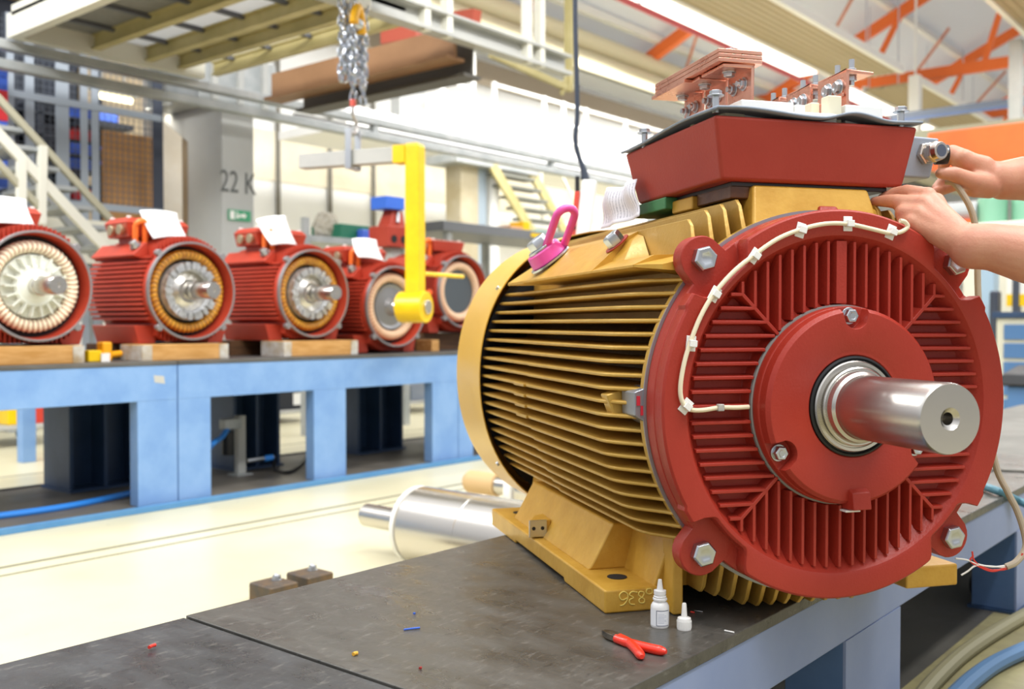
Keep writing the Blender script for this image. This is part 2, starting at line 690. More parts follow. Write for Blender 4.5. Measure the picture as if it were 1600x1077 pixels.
# --- corner shoulder pads (one each side), the left one carries the lifting eye
for s in (-1, 1):
    p = MB()
    p.prism([(s * a, b) for a, b in ((0.24, 0.229), (0.322, 0.231), (0.331, 0.234), (0.331, 0.238), (0.256, 0.306), (0.236, 0.316), (0.225, 0.30))], 'y', 0.33, 0.80)
    p.hexa([(s * .24, .80, .229), (s * .33, .80, .232), (s * .33, .94, .232), (s * .24, .80, .229)], [(s * .25, .80, .308), (s * .331, .80, .238), (s * .331, .94, .238), (s * .25, .80, .309)])
    # front pocket: lower shelf and rising ramp
    p.prism([(s * a, b) for a, b in ((0.24, 0.229), (0.322, 0.231), (0.331, 0.234), (0.331, 0.238), (0.292, 0.256), (0.24, 0.258))], 'y', 0.12, 0.34)
    p.hexa([(s * .30, .25, .245), (s * .24, .25, .245), (s * .24, .34, .245), (s * .30, .34, .245)], [(s * .262, .302, .286), (s * .236, .302, .305), (s * .236, .34, .313), (s * .262, .34, .298)])
    p.hexa([(s * .300, .068, .228), (s * .24, .068, .225), (s * .24, .12, .22), (s * .331, .12, .234)], [(s * .300, .068, .237), (s * .24, .068, .25), (s * .24, .12, .258), (s * .331, .12, .238)])
    mb_(p, 'shoulder_pad', GOLDD, bevel=0.004, seg=3)

# --- feet
for s in (-1, 1):
    p = MB()
    xo, xi = s * 0.367, s * 0.25
    # base with a relieved middle (profile along the shaft)
    prof = [(0.16, -ZA), (0.385, -ZA), (0.39, -ZA + 0.007), (0.74, -ZA + 0.007), (0.745, -ZA), (0.965, -ZA), (0.965, -0.331), (0.16, -0.331)]
    p.prism(prof, 'x', xo, xi)
    # sloped web
    p.prism([(s * .346, -.332), (s * .336, -.318), (s * .296, -.245), (s * .23, -.245), (s * .23, -.332)], 'y', 0.305, 0.835)
    # front and rear posts up to the housing
    p.hexa([(s * .272, .165, -.335), (s * .2, .165, -.335), (s * .2, .31, -.335), (s * .272, .31, -.335)],
           [(s * .238, .135, -.2), (s * .18, .135, -.2), (s * .18, .31, -.2), (s * .24, .31, -.2)])
    p.hexa([(s * .272, .83, -.335), (s * .2, .83, -.335), (s * .2, .96, -.335), (s * .272, .96, -.335)],
           [(s * .25, .83, -.2), (s * .18, .83, -.2), (s * .18, .96, -.2), (s * .25, .96, -.2)])
    if s < 0:
        p.box(s * .256, s * .236, 0.118, 0.165, -.372, -.23)
    ft = mb_(p, 'foot', GOLDD, bevel=0.005, seg=3)
    for y in (0.241, 0.89):
        MB().lathe([(0.0, -0.3305), (0.0185, -0.3305), (0.0185, -0.3298), (0, -0.3298)], n=28, axis='z', o=(s * 0.312, y, 0)).build('bolt_hole', DARKV, ft)
    if s < 0:
        MB().hexa([(-.376, .60, -.328), (-.33, .60, -.328), (-.33, .69, -.328), (-.350, .69, -.328)], [(-.374, .60, -.292), (-.325, .60, -.292), (-.32, .675, -.292), (-.345, .67, -.296)]).build('earthing_boss', GOLDD, ft, bevel=0.003)
        pl = MB().box(-.376, -.336, .596, .60, -.328, -.291)
        for xx in (-.366, -.346):
            pl.cyl((xx, .597, -.309), (xx, .5955, -.309), 0.004, n=12)
        MB().box(-.376, -.336, .596, .60, -.328, -.291).build('earthing_plate', ZINC, ft, bevel=0.001)
        e = MB()
        for xx in (-.366, -.346):
            e.cyl((xx, .5965, -.309), (xx, .5955, -.309), 0.0042, n=14)
        e.build('tapped_hole', DARKV, ft)
        # chalked figures on the front of the foot
        ch = MB()

        def stroke(pts):
            q = [ml(a, b, 0.1585) for a, b in pts]
            ch.tube(smooth_path([(v.x, 0.1592, v.z) for v in q], 6), 0.0012, 6)
        stroke([(980, 935), (972, 938), (968, 931), (974, 925), (981, 929), (980, 938), (975, 945), (969, 947)])
        stroke([(996, 926), (988, 925), (984, 930), (990, 934), (984, 938), (985, 944), (992, 945)])
        stroke([(1003, 934), (998, 930), (1000, 925), (1006, 926), (1005, 932), (999, 937), (1000, 942), (1006, 942), (1007, 937), (1003, 934)])
        stroke([(1014, 929), (1010, 926), (1012, 921), (1018, 921), (1019, 927), (1014, 929)])
        ch.build('chalk_figures', mat('chalk', '#e8cf6a', 0.9), ft)

# --- end shield
def bite(q, d, b, base, a0s):
    r = base
    for a0 in a0s:
        dl = (q - a0 + PI) % (2 * PI) - PI
        if abs(dl) < PI / 2 and d * abs(math.sin(dl)) < b:
            r = min(r, d * math.cos(dl) - math.sqrt(b * b - (d * math.sin(dl)) ** 2))
    return r


def lug(q, d, a, base, a0s):
    r = base
    for a0 in a0s:
        dl = (q - a0 + PI) % (2 * PI) - PI
        if abs(dl) < PI / 2 and d * abs(math.sin(dl)) < a:
            r = max(r, d * math.cos(dl) + math.sqrt(a * a - (d * math.sin(dl)) ** 2))
    return r


LA = [PI / 4 + k * PI / 2 for k in range(4)]
LD = 0.345


def soft(q):
    # smoothed scallop around each lug
    r = 0.33
    for a0 in LA:
        dl = abs((q - a0 + PI) % (2 * PI) - PI)
        w0, w1 = math.radians(7.0), math.radians(12.5)
        if dl < w1:
            k = 1 if dl < w0 else 0.5 + 0.5 * math.cos(PI * (dl - w0) / (w1 - w0))
            r = min(r, 0.33 - 0.033 * k)
    # small lifted pads on the rim
    for a0 in (148, 32, 212, 328):
        dl = abs((math.degrees(q) - a0 + 180) % 360 - 180)
        if dl < 2.8:
            r = max(r, 0.334)
    return r


def lugo(q):
    return lug(q, LD, 0.039, 0.33, LA)


es = MB()
es.polar([(0.20, 0.0655), (lugo, 0.0655), (lugo, 0.036), (lambda q: lugo(q) - 0.002, 0.034), (lambda q: soft(q) - 0.001, 0.032), (soft, 0.028), (soft, 0.004), (lambda q: soft(q) - 0.0035, 0.0),
          (0.292, 0.0), (0.286, 0.002), (0.272, 0.022), (0.262, 0.031), (0.176, 0.031), (0.170, 0.022), (0.168, 0.012), (0.1, 0.012), (0.1, 0.05)], n=360)
# ribs in the recess: vertical above and below, horizontal at the sides, split by diagonals
RB = 0.0056


def rib(x0, z0, x1, z1, w=0.0032, y0=0.033, y1=0.003, w0=0.0062):
    a, b = Vector((x0, 0, z0)), Vector((x1, 0, z1))
    d = (b - a).normalized()
    s = Vector((d.z, 0, -d.x))
    bot = [a + s * w0 + Vector((0, y0, 0)), b + s * w0 + Vector((0, y0, 0)), b - s * w0 + Vector((0, y0, 0)), a - s * w0 + Vector((0, y0, 0))]
    top = [a + s * w + Vector((0, y1 + .002, 0)), b + s * w + Vector((0, y1 + .002, 0)), b - s * w + Vector((0, y1 + .002, 0)), a - s * w + Vector((0, y1 + .002, 0))]
    es.hexa(bot, top)


for k in range(-8, 9):
    t = k * 0.0228 + (0.0 if k == 0 else 0.0025 * (1 if k > 0 else -1))
    ro = math.sqrt(0.277 ** 2 - t * t)
    ri = max(abs(t) + 0.002, math.sqrt(max(0, 0.171 ** 2 - t * t)))
    for s in (-1, 1):
        w = 0.010 if (k == 0 and s == 1) else 0.0026
        rib(t, s * ri, t, s * ro, w, w0=w + 0.0022)
        if k != 0 or s == -1:
            rib(s * ri, t, s * ro, t, 0.0026 if k else 0.004)
    # nothing else
for sx in (-1, 1):
    for sz in (-1, 1):
        rib(sx * .119, sz * .119, sx * .187, sz * .187, 0.003)
shield = mb_(es, 'end_shield', RED, bevel=0.0012, seg=2, sharp=32)

# bare machined joint line and the grey machined pad beside it
mb_(MB().lathe([(0.33, 0.0655), (0.3352, 0.0655), (0.3352, 0.0685), (0.33, 0.0685)], n=128, closed=True), 'joint_edge', mat('bare_casting', '#9fa4ab', .4, .7))
q = MB()
v0 = [ml(a, b, .09) for a, b in ((983, 612), (1008, 602), (1009, 664), (984, 648))]
q.poly([(v.x, .068, v.z) for v in v0] + [(v.x, .125, v.z) for v in v0], [(0, 1, 2, 3), (7, 6, 5, 4), (0, 4, 5, 1), (1, 5, 6, 2), (2, 6, 7, 3), (3, 7, 4, 0)])
mp_ = mb_(q, 'machined_pad', MATS['bare_casting'], bevel=.002)
q = MB()
for a, b in ((990, 625), (996, 640)):
    v = ml(a, b, .09)
    q.box(v.x - .004, v.x + .002, .066, .0678, v.z - .008, v.z + .008)
q.build('red_marks', mat('marker_red', '#c9283a', .6), mp_)
v0 = [ml(a, b, .12) for a, b in ((950, 618), (984, 606), (984, 655), (962, 650))]
q = MB().poly([(v.x, .128, v.z) for v in v0] + [(v.x, .16, v.z) for v in v0], [(0, 1, 2, 3), (7, 6, 5, 4), (0, 4, 5, 1), (1, 5, 6, 2), (2, 6, 7, 3), (3, 7, 4, 0)])
mb_(q, 'pad_boss', GOLD, bevel=.003)

# lug bolts
for k, a in enumerate(LA):
    c = Vector((LD * math.cos(a), 0.034, LD * math.sin(a)))
    mb_(MB().hexbolt(c, (0, -1, 0), 0.0215, 0.017, washer=0.0, rot=0.3 + k), 'bolt', ZINC, bevel=0.0012)
# loctite washer ring of the gasket between cap and shield
mb_(MB().lathe([(0.15, 0.012), (0.1695, 0.012), (0.1695, 0.006), (0.15, 0.006)], n=128, closed=True), 'cap_gasket', mat('grey_paper_gasket', '#8a8a86', 0.7))
# bearing cap with three scalloped bolt seats
CA = [PI / 2, PI * 7 / 6, -PI / 6]


def capr(base):
    return lambda q: bite(q, 0.152, 0.0235, base, CA)


cp = MB()
cp.polar([(0.09, 0.006), (0.1665, 0.006), (0.1665, -0.010), (lambda q: min(.1655, 0.1655), -0.0125), (capr(0.1645), -0.0135), (capr(0.163), -0.030), (capr(0.157), -0.037), (0.100, -0.037), (0.094, -0.034), (0.086, -0.0335), (0.083, -0.030), (0.083, 0.006)], n=360)
cap = mb_(cp, 'bearing_cap', RED, bevel=0.001, sharp=30)
for k, a in enumerate(CA):
    c = Vector((0.150 * math.cos(a), -0.0135, 0.150 * math.sin(a)))
    MB().hexbolt(c, (0, -1, 0), 0.0125, 0.011, washer=0.0145, rot=k).build('bolt', ZINC, cap, bevel=0.0008)
# grease relief lug under the cap
MB().hexa([(-.014, -.020, -.172), (.022, -.020, -.172), (.022, -.020, -.128), (-.014, -.020, -.128)], [(-.012, -.052, -.170), (.022, -.052, -.170), (.022, -.048, -.142), (-.012, -.048, -.142)]).build('grease_outlet', RED, cap, bevel=0.002)
MB().box(-.018, .01, -.038, -.02, -.1755, -.172).build('outlet_plug', WHITEP, cap, bevel=.001)
# seal, sleeve and shaft
mb_(MB().lathe([(0.060, -0.02), (0.0835, -0.02), (0.0835, -0.0345), (0.080, -0.036), (0.0775, -0.032), (0.060, -0.032)], n=96, closed=True), 'seal_ring', BLACK)
sh = MB()
sh.lathe([(0, 0.02), (0.076, 0.02), (0.076, -0.036), (0.074, -0.0385), (0.069, -0.0385), (0.068, -0.036), (0.066, -0.036), (0.0655, -0.044), (0.0635, -0.046), (0.061, -0.046), (0.060, -0.050), (0.058, -0.056), (0.0535, -0.060), (0.0525, -0.064),
          (0.0525, -0.258), (0.0505, -0.2635), (0.0165, -0.2635), (0.0115, -0.2585), (0.0095, -0.2575), (0.0095, -0.215), (0, -0.213)], n=96)
mb_(sh, 'shaft', TURNED, bevel=0.0, sharp=25)
# fan cover and fan
fc = MB()


def sq(q, r):
    r = r * (1 + 0.028 * math.cos(4 * (q - PI / 4)) * 0.6)
    if math.sin(q) < -0.5:
        r = min(r, (0.364 - (0.394 - min(r, .394)) * .5) / -math.sin(q))
    return r


fc.polar([(lambda q: sq(q, 0.391), 1.015), (lambda q: sq(q, 0.394), 1.0135), (lambda q: sq(q, 0.397), 1.27), (lambda q: sq(q, 0.375), 1.31), (0.06, 1.312), (0.06, 1.305), (lambda q: sq(q, 0.37), 1.303), (lambda q: sq(q, 0.392), 1.268)], n=144)
cov = mb_(fc, 'fan_cover', COVER, sharp=50)
for a in (145, 215, 35, -35):
    c = Vector((0.4 * math.cos(math.radians(a)), 1.05, 0.4 * math.sin(math.radians(a))))
    MB().cyl(c * 0.98 + Vector((0, .02, 0)), Vector((c.x * 1.012, c.y, c.z * 1.012)), 0.006, n=12).build('screw', ZINC, cov)
fn = MB()
fn.lathe([(0.06, 1.06), (0.375, 1.06), (0.375, 1.07), (0.06, 1.07)], n=64, closed=True)
for k in range(10):
    a = 2 * PI * k / 10
    fn.box(0.12, 0.34, 1.07, 1.2, -0.004, 0.004, M=Matrix.Rotation(-a, 4, 'Y'))
mb_(fn, 'fan', DARKV)
# lifting eye on the left shoulder
le = thing_part = bpy.data.objects.new('lifting_eye', None)
COL.objects.link(le)
le.parent = motor
nrm = Vector((-.62, 0, .785)).normalized()
tng = Vector((.785, 0, .62))
e0 = mt(860, 407, -0.287)
le.location = (0, 0, ZA)
MB().cyl(e0, e0 + nrm * 0.004, 0.052, n=40).build('washer', ZINC, le)
MB().cyl(e0 + nrm * .004, e0 + nrm * 0.034, 0.046, 0.041, n=40).build('swivel_base', PINK, le, bevel=0.004, seg=3)
MB().cyl(e0 + nrm * .034, e0 + nrm * 0.04, 0.034, n=30).hexbolt(e0 + nrm * 0.04, nrm, 0.026, 0.022, rot=.4).build('bolt', ZINC, le, bevel=0.0015)
# swinging ring held on the base, leaning forward over the pad
rb = e0 + nrm * 0.02
u = Vector((0, -0.62, 0.785)).normalized()
w = Vector((0.9, 0.25, 0.35)).normalized()
ring_c = rb + Vector((0.0, -.045, 0.0))
top = mt(888, 325, -0.27)
base_l = mt(861, 402, -0.285)
ax = (top - base_l)
ln = ax.length
ax.normalize()
side = Vector((0.9, 0.25, 0)).normalized()
side = (side - ax * side.dot(ax)).normalized()
pts = []
hw = 0.024
for k in range(11):
    q = PI * k / 10
    pts.append(base_l + ax * (ln - hw + hw * math.sin(q)) + side * (hw * math.cos(q)))
for k in range(1, 11):
    q = PI + PI * k / 10
    pts.append(base_l + ax * (hw * .6 + hw * math.sin(q) * .9) + side * (hw * math.cos(q)))
MB().tube(pts, 0.0092, 12, closed=True).build('ring', PINK, le)
# plug bolt on the pad
pb = Vector((-.272, .345, .292))
nrm2 = Vector((-.66, 0, .75)).normalized()
mb_(MB().cyl(pb, pb + nrm2 * .002, .027, n=24), 'primer_mark', RED)
mb_(MB().hexbolt(pb + nrm2 * .002, nrm2, 0.019, 0.022, rot=.2), 'plug_bolt', ZINC, bevel=.001)
# temperature sensor lead clipped round the shield
px = [(1170, 636), (1150, 637), (1125, 637), (1098, 641), (1078, 640), (1067, 630), (1063, 608), (1068, 572), (1078, 537), (1095, 494), (1116, 459), (1147, 424), (1178, 399), (1214, 374), (1250, 359), (1288, 350), (1324, 350), (1358, 357), (1388, 364), (1406, 363), (1418, 355), (1414, 347), (1406, 345)]
pp = []
for k, (a, b) in enumerate(px):
    v = ml(a, b, -0.0065 if k > 3 else 0.0)
    pp.append(v)
cab = mb_(MB().tube(smooth_path(pp, 6), 0.0038, 10), 'sensor_lead', CREAM)
for a, b, t in ((1071, 635, 40), (1079, 537, 5), (1116, 460, 30), (1178, 400, 35), (1250, 360, 15), (1324, 350, 0), (1391, 363, 20)):
    v = ml(a, b, 0)
    M = Matrix.Translation(v) @ Matrix.Rotation(math.radians(t), 4, 'Y')
    q = MB().box(-.0085, .0085, -.0025, 0, -.0125, .0125, M=M).box(-.0065, .0065, -.0125, -.002, -.0055, .0055, M=M)
    q.build('clip', WHITEP, cab, bevel=.001)
v = ml(1125, 637, 0)
MB().box(v.x - .006, v.x + .006, v.y - .006, v.y + .004, v.z - .006, v.z + .006).build('sleeve', mat('clear_sleeve', '#d8d8d4', .2, trans=.5), cab, bevel=.002)

# --- pedestal and terminal box
pd = MB()
pd.hexa([(-.128, .075, .295), (.132, .075, .295), (.132, .50, .295), (-.128, .50, .295)], [(-.112, .105, .381), (.12, .105, .381), (.12, .48, .381), (-.112, .48, .381)])
pd.hexa([(.10, .078, .29), (.15, .078, .27), (.15, .16, .27), (.10, .16, .29)], [(.10, .1, .352), (.136, .1, .345), (.136, .16, .345), (.1, .16, .352)])
ped = mb_(pd, 'pedestal', GOLDD, bevel=0.006, seg=3)
MB().hexa([(.0, .074, .325), (.052, .074, .325), (.052, .1, .325), (.0, .1, .325)], [(.010, .088, .346), (.044, .088, .346), (.044, .11, .346), (.010, .11, .346)]).build('primer_patch', RED, ped, bevel=.003)
MB().box(-.004, .056, .066, .1, .318, .326).build('bare_seam', mat('bare_casting', '#9fa4ab', .4, .7), ped, bevel=.002)
mb_(MB().box(-.150, -.112, .115, .25, .357, .381), 'packing_strip', mat('brown_pitch', '#4a2a17', .35, col2='#6b4326', nscale=14, bump=.5, bscale=60), bevel=.003)
mb_(MB().box(-.16, -.06, .25, .34, .352, .378), 'spacer_block', GOLDD, bevel=.004)
mb_(MB().box(-.176, -.04, .335, .52, .362, .386), 'green_block', mat('green_paint', '#3f7d4d', .5), bevel=.003)

tbx = MB()
bt = [(-.176, .100, .386), (.19, .100, .386), (.19, .47, .386), (-.176, .47, .386)]
tp = [(-.199, .080, .494), (.207, .080, .494), (.207, .49, .494), (-.199, .49, .494)]
tbx.hexa(bt, tp)
tbox = mb_(tbx, 'terminal_box', mat('red_paint_soft', '#9c3527', 0.4, col2='#a43d2f', nscale=3, bump=0.2, bscale=160, spec=.35), bevel=0.007, seg=4)
MB().box(-.15, .165, .112, .45, .378, .3865).build('base_flange', mat('dark_flange', '#2c2c30', .5), tbox, bevel=.002)
# --- wavy gasket sheet on the terminal box
def wave(x, y):
    fx = (x + .2) / .41
    fy = (y - .08) / .41
    # ripple along the front edge: lifted at the left corner, down, a hump, down again
    ks = ((0, .0085), (.12, .010), (.5, .0005), (.67, .0125), (.86, .001), (1.0, .003))
    d = ks[-1][1]
    for (a, va), (b, vb) in zip(ks[:-1], ks[1:]):
        if a <= fx <= b:
            t = (fx - a) / (b - a)
            d = lerp(va, vb, .5 - .5 * math.cos(PI * t))
            break
    return 0.498 + d * (1 - .6 * fy) + .004 * math.sin(fy * PI * 1.7) * (1 - fx)


def gfn(u, v):
    x = lerp(-.205, .212, u)
    y = lerp(.074, .495, v)
    return (x, y, wave(x, y))


gk = MB().grid(gfn, 48, 24).build('gasket_sheet', GASK, tbox, solid=0.0045)


def corner_bolt(x, y, z0=None, z1=.535):
    z0 = wave(x, y) + .002
    q = MB().cyl((x, y, z0 - .01), (x, y, z0 + .019), .0062, n=14)
    q.cyl((x, y, z0 + .019), (x, y, z0 + .021), .0145, n=20)
    q.hexbolt((x, y, z0 + .021), (0, 0, 1), .011, .008)
    q.build('bolt', ZINC, tbox, bevel=.0006)


for x, y in ((-.19, .095), (-.192, .40), (.178, .092), (.19, .46)):
    corner_bolt(x, y)

# terminal base (white insulating blocks)
WI = mat('white_insulator', '#f2f1ec', 0.5)
CI = mat('cream_insulator', '#e7e0c4', 0.5)
for x0, x1, y0, y1, z0, z1, m in ((-.125, -.02, .125, .225, .497, .534, WI), (-.125, -.02, .235, .325, .497, .535, WI), (-.125, -.02, .335, .43, .497, .535, WI),
                                  (.085, .165, .125, .2, .497, .537, WI), (.06, .15, .23, .32, .497, .537, WI), (.06, .15, .34, .45, .497, .537, WI),
                                  (-.03, .055, .105, .16, .492, .514, WI), (.050, .078, .125, .150, .497, .552, CI), (.040, .058, .165, .195, .497, .547, CI), (-.02, .0, .12, .45, .497, .53, WI),
                                  (-.16, -.12, .12, .43, .497, .512, CI), (-.17, -.155, .225, .24, .497, .525, CI), (-.17, -.155, .325, .34, .497, .523, CI)):
    mb_(MB().box(x0, x1, y0, y1, z0, z1), 'insulator', m, bevel=.0025)


def nut_stack(q, p, d, k=1.0):
    """washer, nut and thread end"""
    p, d = Vector(p), Vector(d)
    q.cyl(p, p + d * .0025 * k, .0125 * k, n=20)
    q.hexbolt(p + d * .0025 * k, d, .0095 * k, .0075 * k, rot=.5)
    q.cyl(p + d * .009 * k, p + d * .016 * k, .0055 * k, n=12)


# left row: brackets with flange to the left under the laminated bar
for i, (y0, y1) in enumerate(((.135, .222), (.232, .318), (.330, .412))):
    b = MB()
    b.box(-.1, -.094, y0, y1, .520 + .008 * (i == 0) * 0, .598)
    b.box(-.155, -.094, y0, y1, .592, .598)
    br = mb_(b, 'busbar_bracket', COPPER, bevel=.002, seg=3)
    q = MB()
    nut_stack(q, (-.100, y0 + .026, .570), (-1, 0, 0))
    nut_stack(q, (-.100, y0 + .062, .568), (-1, 0, 0))
    q.hexbolt((-.128, y0 + .03, .592), (0, 0, -1), .010, .007, washer=.0125)
    q.build('bolt', ZINC, br, bevel=.0006)
    # lower connection strip running out to the left
    mb_(MB().box(-.172, -.105, y0 + .01, y1 - .012, .5135, .520), 'connection_strip', COPPER, bevel=.001)
st = bpy.data.objects.new('busbar_stack', None)
COL.objects.link(st)
st.parent = motor
st.location = (0, 0, ZA)
for k in range(3):
    z = .599 + k * .0078
    MB().prism([(-.168, .128), (-.083, .128), (-.079, .134), (-.083, .405), (-.168, .405)], 'z', z, z + .007).build('busbar', COPPER, st, bevel=.0012)
MB().prism([(-.172, .26), (-.12, .26), (-.12, .412), (-.172, .412)], 'z', .5915, .598).build('busbar', COPPER, st, bevel=.001)
q = MB()
for y in (.165, .26, .355):
    q.hexbolt((-.128, y, .6222), (0, 0, 1), .010, .007, washer=.013)
q.build('bolt', ZINC, st, bevel=.0006)
# right row: brackets with flange to the right and upright studs
for i, (y0, y1, zb) in enumerate(((.135, .23, .536), (.255, .345, .532), (.37, .46, .53))):
    b = MB()
    b.box(.094, .1005, y0, y1, zb, .603)
    b.box(.094, .152, y0, y1 - .01, .597, .603)
    br = mb_(b, 'busbar_bracket', COPPER, bevel=.002, seg=3)
    q = MB()
    for yy in (y0 + .024, y0 + .058):
        q.cyl((.094, yy, .575), (.0915, yy, .575), .0155, n=24)
        q.hexbolt((.0915, yy, .575), (-1, 0, 0), .0115, .008, rot=.3)
    q.build('bolt', ZINC, br, bevel=.0006)
    q = MB()
    for yy in (y0 + .02, y0 + .065):
        q.cyl((.118, yy, .58), (.118, yy, .628), .0052, n=12)
        q.cyl((.118, yy, .603), (.118, yy, .6055), .0115, n=20)
        q.hexbolt((.118, yy, .6055), (0, 0, 1), .0088, .006)
        q.cyl((.118, yy, .588), (.118, yy, .5965), .009, n=6)
    q.build('stud', ZINC, br)
mb_(MB().box(.088, .0935, .14, .46, .555, .562), 'busbar', COPPER, bevel=.001)

# --- grey junction box on the right flank, with cable gland
jb = MB().hexa([(.185, .165, .416), (.300, .165, .416), (.300, .255, .416), (.185, .255, .416)], [(.21, .155, .495), (.3135, .155, .492), (.3135, .255, .492), (.21, .255, .495)])
jbx = mb_(jb, 'junction_box', GREYB, bevel=.005, seg=3)
g0 = Vector((.284, .160, .462))
gd = Vector((.12, -1, 0.0)).normalized()
BRS = mat('nickel_brass', '#c9bfb4', .25, 1.0)
q = MB()
q.hexbolt(g0, gd, .0225, .010, rot=.2)
q.cyl(g0 + gd * .009, g0 + gd * .020, .0165, n=28)
q.hexbolt(g0 + gd * .019, gd, .0205, .011, rot=.5)
q.cyl(g0 + gd * .029, g0 + gd * .040, .0185, .0165, n=28)
gl = q.build('cable_gland', BRS, jbx, bevel=.0012)
MB().cyl(g0 + gd * .0395, g0 + gd * .0405, .0115, n=24).build('gland_bore', mat('gland_bore', '#4d5566', .5), gl)
g1 = Vector((.333, .195, .468))
q = MB()
q.cyl(g1 + Vector((-.025, 0, 0)), g1, .015, n=20)
q.cyl(g1, g1 + Vector((.022, -.01, 0)), .020, .019, n=20)
blk = q.build('black_gland', BLACK, jbx, bevel=.001)
MB().cyl(g1 + Vector((.006, -.0205, .004)), g1 + Vector((.012, -.0225, .004)), .006, n=12).build('gland_screw', ZINC, blk)
MB().cyl((.215, .14, .398), (.215, .14, .386), .012, n=16).build('blanking_plug', BLACK, jbx, bevel=.002)

# ------------------------------------------------------------------ papers on the motor
def mw(v):
    return MC + MT * v[0] + MA * v[1] + Vector((0, 0, v[2]))


def printed_paper(name, rows):
    m = mat(name, '#ece9f0', .8)
    nt = m.node_tree
    N, L = nt.nodes, nt.links
    b = N['Principled BSDF']
    tc = N.new('ShaderNodeTexCoord')
    sp = N.new('ShaderNodeSeparateXYZ')
    L.new(tc.outputs['UV'], sp.inputs[0])

    def mth(op, a, bb):
        n = N.new('ShaderNodeMath')
        n.operation = op
        for i, s in enumerate((a, bb)):
            if isinstance(s, (int, float)):
                n.inputs[i].default_value = s
            else:
                L.new(s, n.inputs[i])
        return n.outputs[0]
    fr = mth('FRACT', mth('MULTIPLY', sp.outputs[0], rows), 0)
    line = mth('LESS_THAN', fr, 0.5)
    ns = N.new('ShaderNodeTexNoise')
    ns.inputs['Scale'].default_value = 60
    ns.inputs['Detail'].default_value = 1
    L.new(tc.outputs['UV'], ns.inputs['Vector'])
    ink = mth('MULTIPLY', line, mth('GREATER_THAN', ns.outputs['Fac'], 0.46))
    inm = mth('MULTIPLY', mth('GREATER_THAN', sp.outputs[1], .12), mth('LESS_THAN', sp.outputs[1], .9))
    ink = mth('MULTIPLY', mth('MULTIPLY', ink, inm), .55)
    mx = N.new('ShaderNodeMix')
    mx.data_type = 'RGBA'
    L.new(ink, mx.inputs['Factor'])
    mx.inputs[6].default_value = lin('#ece9f0')
    mx.inputs[7].default_value = lin('#6f6c80')
    L.new(mx.outputs[2], b.inputs['Base Color'])
    return m


def sheet(name, m, fn, nu=12, nv=10, parent=None, loc=(0, 0, 0)):
    mb = MB()
    bm = mb.bm
    uvl = bm.loops.layers.uv.new('uv')
    vs = [[bm.verts.new(fn(i / nu, j / nv)) for j in range(nv + 1)] for i in range(nu + 1)]
    for i in range(nu):
        for j in range(nv):
            f = bm.faces.new((vs[i][j], vs[i + 1][j], vs[i + 1][j + 1], vs[i][j + 1]))
            for lp, (a, b) in zip(f.loops, ((i, j), (i + 1, j), (i + 1, j + 1), (i, j + 1))):
                lp[uvl].uv = (a / nu, b / nv)
    o = mb.build(name, m, parent, loc=loc, solid=.0012, sharp=60)
    return o


PC = [mw(mt(*p, -.2)) for p in ((938, 358), (1003, 338), (992, 282), (941, 299))]


def crumple(u, v):
    a = PC[0].lerp(PC[1], u)
    b = PC[3].lerp(PC[2], u)
    p = a.lerp(b, v)
    return p + MT * (.006 * math.sin(u * 11 + v * 2) + .004 * math.sin(v * 7)) + Vector((0, 0, .003 * math.sin(u * 8) * v))


o = sheet('instruction_leaflet', printed_paper('leaflet_print', 20), crumple, 24, 12)
tag(o, 'crumpled printed leaflet standing on top of the ochre motor left of the terminal box', 'leaflet')

# ------------------------------------------------------------------ small things on the bench
BOT = mat('bottle_plastic', '#f1f1ef', 0.35, trans=0.15)
p = atZ(1031, 979, BZ)
bot = thing('glue_bottle', 'small white dropper bottle with a blank-edged label, standing before the ochre motor foot', 'bottle', p)
bot.location.z = BZ
k = .0155
MB().lathe([(0, 0), (k * .93, 0), (k, .002), (k, .032), (k * .97, .036), (k * .8, .0405), (k * .66, .042), (k * .66, .045), (k * .78, .0455), (k * .78, .048), (k * .68, .0485), (k * .68, .051), (k * .7, .0515), (k * .62, .0525), (k * .62, .058), (0, .058)], n=48, axis='z').build('body', BOT, bot, sharp=40)
MB().lathe([(k * .62, .055), (k * .66, .055), (k * .66, .0612), (k * .35, .062), (k * .30, .068), (k * .2, .0795), (k * .1, .080), (0, .080)], n=32, axis='z').build('nozzle', BOT, bot, sharp=40)


def arc_label(a0, a1, z0, z1, r, name, m, n=16):
    q = MB()
    v, f = [], []
    for i in range(n + 1):
        a = lerp(a0, a1, i / n)
        v += [(r * math.cos(a), r * math.sin(a), z0), (r * math.cos(a), r * math.sin(a), z1)]
    for i in range(n):
        f.append((2 * i, 2 * i + 2, 2 * i + 3, 2 * i + 1))
    q.poly(v, f)
    return q


lab_dir = math.atan2(-p.y, -p.x)
INK = mat('label_ink', '#2b3350', .6)
lb = arc_label(lab_dir - 1.5, lab_dir + 1.15, .004, .031, k * 1.008, 'l', None).build('label', mat('label_white', '#e9ebee', .5), bot)
q = MB()
for z0, z1, a0, a1 in ((.0295, .0305, -.35, 1.1), (.0045, .0055, -.35, 1.1)):
    qq = arc_label(lab_dir + a0, lab_dir + a1, z0, z1, k * 1.014, '', None)
    qq.build('label_border', INK, lb)
for a0 in (-.39,):
    arc_label(lab_dir + a0, lab_dir + a0 + .06, .0045, .0305, k * 1.014, '', None, 2).build('label_border', INK, lb)
for i in range(7):
    arc_label(lab_dir - .2, lab_dir + (.75 if i % 3 else .5), .0095 + i * .0024, .0100 + i * .0024, k * 1.014, '', None).build('label_text', mat('label_text', '#9aa3b5', .6), lb)
p = atZ(1069, 983, BZ)
